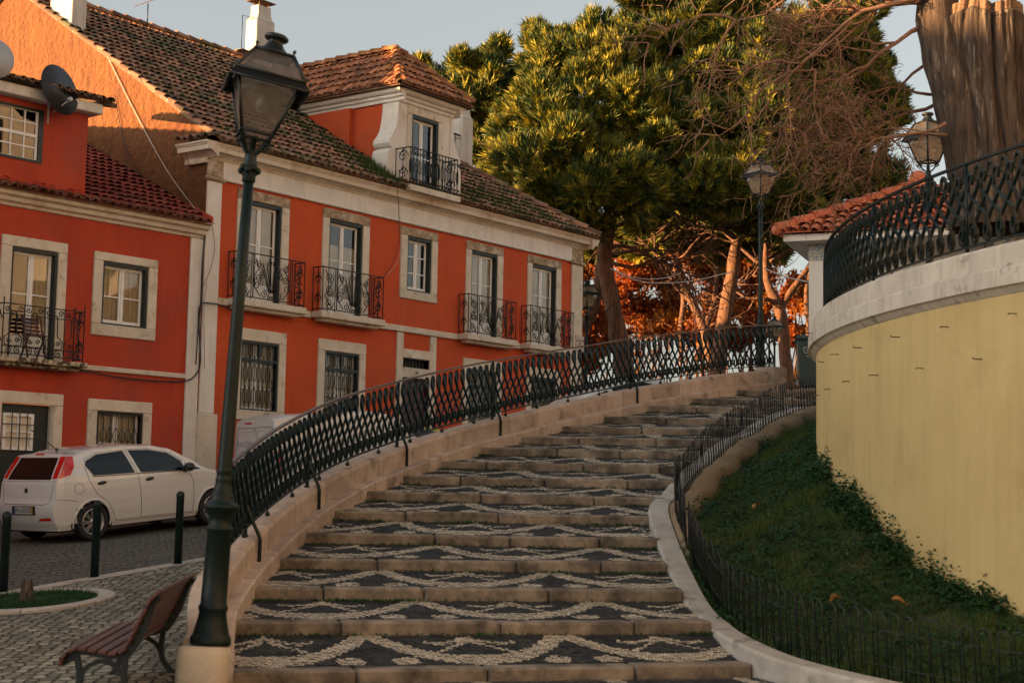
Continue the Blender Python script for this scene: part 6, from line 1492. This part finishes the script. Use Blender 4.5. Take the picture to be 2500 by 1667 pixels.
# D: right pine behind the kiosk
t = tree_root('pine_tree', 'dark right-hand pine behind the kiosk with twin reddish trunks', 1930, 58, GR)
wood(t, [[(1925, 980, 58, 17), (1914, 830, 58, 15), (1906, 770, 58, 14), (1893, 730, 58, 12), (1877, 700, 58, 10), (1868, 640, 58, 8), (1880, 540, 57, 7)], [(1904, 760, 58, 10), (1925, 720, 58, 9), (1947, 689, 58, 8), (1976, 652, 58, 7), (2010, 590, 57, 5)], [(1978, 860, 59, 9), (1974, 780, 59, 8), (1968, 720, 59, 7), (1985, 640, 59, 5)]])
limbs(t, [(1880, 640, -.5), (1872, 650, -2.5), (1960, 670, -1.0), (1950, 690, .1), (1900, 740, -2.9)], 7, 58, L0=150, r0=6)
add_crown(t, [(2000, 180, 55, 130, 140), (2080, 110, 56, 110, 120), (2010, 330, 54, 140, 130), (2110, 300, 55, 90, 100), (1930, 470, 53, 130, 90), (2060, 460, 54, 130, 80), (2170, 250, 57, 50, 60), (1960, 560, 57, 110, 50)], 12074, 6, 0.36, 24, 0.020)
# E: slim trunks further back
t = tree_root('pine_tree', 'slender pine with a thin diagonal trunk between the two thick trunks', 1700, 60, GR)
wood(t, [[(1738, 900, 60, 12), (1724, 820, 60, 11), (1706, 775, 60, 10), (1691, 741, 60, 9), (1664, 692, 60, 8), (1648, 640, 60, 7), (1640, 560, 60, 5)], [(1700, 880, 60.5, 8), (1722, 800, 60.5, 8), (1745, 730, 60.5, 7), (1750, 650, 60.5, 6)], [(1663, 880, 61, 7), (1662, 800, 61, 7), (1668, 740, 61, 6), (1660, 640, 61, 4)]])
limbs(t, [(1690, 740, -2.7), (1664, 692, -2.4), (1724, 820, -2.9), (1720, 800, -.3), (1745, 730, -.5), (1650, 640, -.8)], 9, 60, L0=140, r0=5)
add_crown(t, [(1640, 560, 61, 140, 60), (1760, 560, 62, 130, 60), (1560, 590, 61, 100, 50), (1850, 600, 62, 110, 50), (1460, 600, 62, 70, 50)], 4830, 8, 0.38, 21, 0.024)
# leafy shrubs glowing behind the trunks
def leaves(root, blobs, n, seed, size=.11, m='autumn_leaf', part='crown', up=.3):
    g = np.random.default_rng(seed); V_ = []; T_ = []
    ar = np.array([b[3] * b[4] for b in blobs], float); ar /= ar.sum()
    for b, w in zip(blobs, ar):
        k = int(n * w); c = np.array(P(b[0], b[1], b[2])); R = np.array([pxr(b[3], b[2]), pxr(b[3], b[2]) * .7, pxr(b[4], b[2])])
        mm = 22; d0 = g.normal(size=(mm, 3)); d0 /= np.linalg.norm(d0, axis=1)[:, None]; lc = d0 * g.uniform(.25, .95, (mm, 1)); i = g.integers(0, mm, k)
        q = c + (lc[i] + g.normal(size=(k, 3)) * .17) * R; a = g.normal(size=(k, 3)); a[:, 2] -= .3; a /= np.linalg.norm(a, axis=1)[:, None]; s = np.cross(a, g.normal(size=(k, 3))); s /= np.linalg.norm(s, axis=1)[:, None]
        z = size * g.uniform(.6, 1.4, (k, 1)); V_.append(np.stack([q - a * z, q + s * z * .5, q + a * z, q - s * z * .5], 1).reshape(-1, 3)); T_.append(np.repeat(np.clip(g.normal(.55, .28, mm)[i] + g.normal(0, .12, k), 0, 1), 4))
    v = np.vstack(V_); return link(part, npmesh(part, v - np.array(root.location), np.arange(len(v)).reshape(-1, 4), [m], np.concatenate(T_)), root)
SH = [(1425, 690, 64, [(1415, 640, 64, 50, 80), (1440, 770, 64, 60, 75), (1405, 850, 64, 70, 60)], 9000, 'russet young tree glimpsed between house corner and first pine trunk'),
      (1560, 740, 66, [(1560, 650, 66, 90, 70), (1530, 750, 66, 75, 75), (1610, 770, 66, 70, 55), (1640, 700, 66, 60, 60)], 15000, 'russet bush glowing between the forked trunk and the thin diagonal trunk'),
      (1640, 800, 65, [(1640, 790, 65, 80, 50), (1700, 810, 65, 70, 50), (1500, 840, 65, 60, 40)], 9000, 'low russet bush just above the railing left of the leaning sunlit trunk'),
      (1840, 720, 66, [(1835, 650, 66, 65, 65), (1850, 760, 66, 60, 65), (1800, 830, 66, 50, 45)], 10000, 'russet bush seen just behind the far lamp post'),
      (1960, 780, 65, [(1950, 720, 65, 55, 60), (1925, 810, 65, 50, 40), (1985, 850, 65, 50, 35), (1990, 700, 65, 40, 50)], 8000, 'russet bush left of the white kiosk pillar'),
      (1710, 690, 68, [(1735, 640, 68, 75, 70), (1690, 610, 68, 75, 60), (1760, 740, 68, 60, 70)], 11000, 'dim russet tree high between the diagonal and the leaning trunks')]
for i, (px, py, Y, bl, nl, lab) in enumerate(SH):
    p = P(px, 900, Y); r = thing('bush', lab, 'bush', (p.x, p.y, 3.7), 0, 'russet bushes behind the pines'); leaves(r, bl, nl, 40 + i)
    mb = MB(); rr = random.Random(i)
    for b in bl:
        c = P(b[0], b[1], b[2]) - V(r.location)
        for k in range(5): e = c + V((rr.gauss(0, .5), rr.gauss(0, .4), rr.gauss(.2, .4))); mb.tube(catmull([V((rr.gauss(0, .1), 0, -.3)), c * .5 + V((rr.gauss(0, .3), 0, 0)), e], 4), [.06, .055, .05, .045, .035, .03, .025, .02, .012], 5)
    mb.obj('stems', 'pine_bark', r)
# ------------------------------------------------------------------ old pollarded tree on the terrace
TY = 22.0; tb = P(2405, 470, TY); big = thing('bare_tree', 'massive furrowed old trunk with bare reddish twigs behind the terrace railing', 'tree', (tb.x, tb.y, 3.62))
o = V(big.location)
def trunk_fn(u, v):
    y = lerp(560, 22, v); c = P(tab([(-560, 2445), (-400, 2424), (-230, 2405), (-80, 2400), (0, 2402)], -y), y, TY) - o; a = 2 * PI * u; r = tab([(-560, 120), (-400, 92), (-230, 94), (-80, 100), (-20, 98)], -y) * TY / F
    w = a + .10 * math.sin(v * 4 + 3 * math.sin(a)) + .06 * mnoise.noise(V((2 * math.cos(a), 2 * math.sin(a), v * 3)))
    k = 1 + .22 * (abs(math.sin(4.5 * w + .4 + .5 * math.sin(v * 3.1))) ** .55 - .75) + .10 * (abs(math.sin(10.5 * w + 1.3 + .9 * math.sin(v * 5))) ** .6 - .7) + .035 * abs(math.sin(23.5 * w + 1.2 * math.sin(v * 9))) + .06 * mnoise.noise(V((4 * math.cos(a), 4 * math.sin(a), v * 6)))
    if v > .955: k *= .93
    return V((c.x + r * k * math.cos(a), c.y + r * k * .9 * math.sin(a), c.z + .05 * math.sin(5 * a) * (1 if v > .93 else 0)))
mb = MB(); mb.grid(260, 90, trunk_fn, flip=True); mb.mi = [1 if k // 260 >= 86 else 0 for k in range(len(mb.f))]
mb.add([V(mb.v[90 * 261 + k]) for k in range(260)], [tuple(range(260))], 1); mb.obj('trunk', ['bark', 'cut_wood'], big)
mb = MB()
pts = [P(2385, 440, TY) - o, P(2352, 300, TY) - o, P(2326, 190, TY - .1) - o, P(2300, 110, TY) - o, P(2290, 0, TY) - o, P(2284, -120, TY) - o, P(2275, -240, TY) - o]; cp = catmull(pts, 8); n_ = 28
vs = []
for i, p in enumerate(cp):
    for k in range(n_): a = 2 * PI * k / n_; r = (.34 - .10 * i / len(cp)) * (1 + .12 * abs(math.sin(3.5 * a + .3 * i / 8)) + .07 * abs(math.sin(6.5 * a))); q = mnoise.noise(V((p.x * 3 + math.cos(a), math.sin(a), p.z * 2.2))); vs.append(p + V((math.cos(a), math.sin(a) * .9, 0)) * r * (1 + .16 * q))
mb.add(vs, [(i * n_ + k, i * n_ + (k + 1) % n_, (i + 1) * n_ + (k + 1) % n_, (i + 1) * n_ + k) for i in range(len(cp) - 1) for k in range(n_)], 0, True); mb.obj('limb', 'bark', big)
rnd = random.Random(11); mb = MB(); tw_n = [0]
def twig(x, y, Yd, ang, L, r, lev, droop):
    pts = []; rs = []; n = 7
    for k in range(n + 1):
        pts.append(P(x, y, Yd) - o); rs.append(max(.0042, r * (1 - .8 * k / n))); ang += rnd.gauss(0, .20) + droop * .05 * math.cos(ang); x += L / n * math.cos(ang); y += L / n * math.sin(ang); Yd += rnd.gauss(0, .06)
        if lev and k > 0:
            for s in (-1, 1):
                if rnd.random() < (.43 if lev > 1 else .36): twig(x, y, Yd, ang + s * rnd.uniform(.3, .95), L * rnd.uniform(.35, .6), max(.0045, r * .5), lev - 1, droop)
    tw_n[0] += 1; mb.tube(pts, rs, 4)
for x, y, a, L, r, lev, dr in ((2270, 60, 3.25, 330, .05, 3, 1.0), (2262, -10, 3.0, 380, .055, 3, 1.0), (2265, 10, 3.5, 260, .04, 3, .6), (2285, 150, 2.95, 230, .035, 3, .8), (2295, 250, 2.85, 280, .04, 3, .5), (2300, 230, 3.2, 220, .03, 3, .8), (2255, -60, 2.85, 480, .06, 3, 1.0), (2310, 300, 2.6, 210, .028, 3, .3), (2312, 330, 2.9, 300, .026, 3, .2), (2255, -40, 2.7, 300, .04, 3, .6), (2480, 60, .0, 120, .03, 2, .2), (2485, 120, .3, 90, .03, 2, .2)):
    twig(x, y, TY + rnd.uniform(-.5, .8), a, L, r, lev, dr)
mb.obj('twigs', 'twig', big); print('twigs', tw_n[0])
# ------------------------------------------------------------------ unseen houses added at the right to bounce warm light onto the orange fronts
def opposite(x, y, w, h, az, col, label):
    z = 1.0; r = thing('townhouse', label, 'house', (x, y, z), az)
    mat(col[0], col[1], rough=.9, scale=1)
    mb = MB(); hs = []; n = int(w / 2.6)
    for i in range(n):
        for fl in range(int(h / 3.3)): hs.append((1 + i * 2.6, 2.0 + i * 2.6, 1.2 + fl * 3.3, 3.1 + fl * 3.3))
    wall_holes(mb, 0, w, 0, h, hs); mb.add([(0, 0, 0), (0, 9, 0), (0, 9, h), (0, 0, h)], [(0, 1, 2, 3)]); mb.add([(w, 0, 0), (w, 9, 0), (w, 9, h), (w, 0, h)], [(3, 2, 1, 0)]); mb.obj('wall', col[0], r)
    mb = MB(); [mb.add([(a, .15, c), (b, .15, c), (b, .15, d), (a, .15, d)], [(0, 1, 2, 3)]) for a, b, c, d in hs]; mb.obj('window', 'car_glass', r)
    mb = MB(); mb.add([(-.3, -.4, h), (w + .3, -.4, h), (w + .3, 4.5, h + 2.6), (-.3, 4.5, h + 2.6), (w + .3, 9.4, h), (-.3, 9.4, h)], [(0, 1, 2, 3), (3, 2, 4, 5)]); mb.obj('roof', 'old_tile', r)
for i, (x, y, w, h, az) in enumerate(((31, 28.5, 16, 17, -2.15), (20.5, 13.5, 15, 19, -2.25), (10.5, 2.2, 13, 18, -2.35))):
    opposite(x, y, w, h, az, (('cream_front', (.56, .51, .43)), ('pale_front', (.58, .54, .47)), ('peach_front', (.54, .48, .39)))[i], ['tall cream townhouse across the street beyond the terrace', 'tall pale townhouse across the street beside the terrace', 'tall peach townhouse across the street opposite the foot of the stairs'][i])

# unseen taller neighbour at the left, added to keep the big trunk in shade
nb = FB.root('townhouse', 'tall plain house further down the street beyond the left edge', 'house'); nb.location = FB.W(-14, 0, 0) + V((0, 0, -.5))
mb = MB(); wall_holes(mb, -40, 0, -3, 10.6, [(-3 * k - 2.2, -3 * k - 1.2, z, z + 1.9) for k in range(12) for z in (1.5, 4.8, 8.2)], -.3); mb.add([(0, -.3, -3), (0, 9, -3), (0, 9, 10.6), (0, -.3, 10.6)], [(0, 1, 2, 3)]); mb.add([(-40, -.3, -3), (-40, 9, -3), (-40, 9, 10.6), (-40, -.3, 10.6)], [(3, 2, 1, 0)]); mb.obj('wall', 'cream_front', nb)
mb = MB(); mb.add([(-40, .05, 0), (0, .05, 0), (0, .05, 9.9), (-40, .05, 9.9)], [(0, 1, 2, 3)]); mb.obj('window', 'car_glass', nb)
mb = MB(); mb.add([(-40, -.5, 10.6), (.2, -.5, 10.6), (.2, 4.3, 12.3), (-40, 4.3, 12.3), (.2, 9.2, 10.6), (-40, 9.2, 10.6)], [(0, 1, 2, 3), (3, 2, 4, 5)]); mb.obj('roof', 'old_tile', nb)
# ------------------------------------------------------------------ light
SUN = V((-.968, -.25, 0)).normalized(); EL = math.radians(5.2)
S = V((SUN.x * math.cos(EL), SUN.y * math.cos(EL), math.sin(EL)))
ld = bpy.data.lights.new('sun', 'SUN'); ld.energy = 5.0; ld.angle = math.radians(.6); ld.color = (1, .55, .23)
lo = bpy.data.objects.new('sun', ld); COL.objects.link(lo); lo.rotation_euler = S.to_track_quat('Z', 'Y').to_euler()
w = bpy.data.worlds.new('World'); SC.world = w; w.use_nodes = True; nt = w.node_tree; bg = nt.nodes['Background']
sk = nt.nodes.new('ShaderNodeTexSky'); sk.sky_type = 'NISHITA'; sk.sun_disc = False; sk.sun_elevation = EL; sk.sun_rotation = math.atan2(S.x, S.y)
sk.air_density = 1.0; sk.dust_density = 3.5; sk.ozone_density = 1.0
hs = nt.nodes.new('ShaderNodeHueSaturation'); hs.inputs['Saturation'].default_value = .32
nt.links.new(sk.outputs[0], hs.inputs['Color']); mc = nt.nodes.new('ShaderNodeMix'); mc.data_type = 'RGBA'; mc.blend_type = 'MULTIPLY'; mc.inputs[0].default_value = 1; mc.inputs[7].default_value = (1.0, 1, .99, 1)
nt.links.new(hs.outputs[0], mc.inputs[6]); nt.links.new(mc.outputs[2], bg.inputs['Color']); bg.inputs['Strength'].default_value = .098
vs_ = SC.view_settings; vs_.view_transform = 'Standard'; vs_.look = 'None'; vs_.exposure = 2.12; vs_.gamma = 1
SC.cycles.max_bounces = 6; SC.cycles.diffuse_bounces = 3; SC.cycles.glossy_bounces = 3; SC.cycles.transparent_max_bounces = 24; SC.cycles.use_denoising = True; SC.cycles.use_adaptive_sampling = True
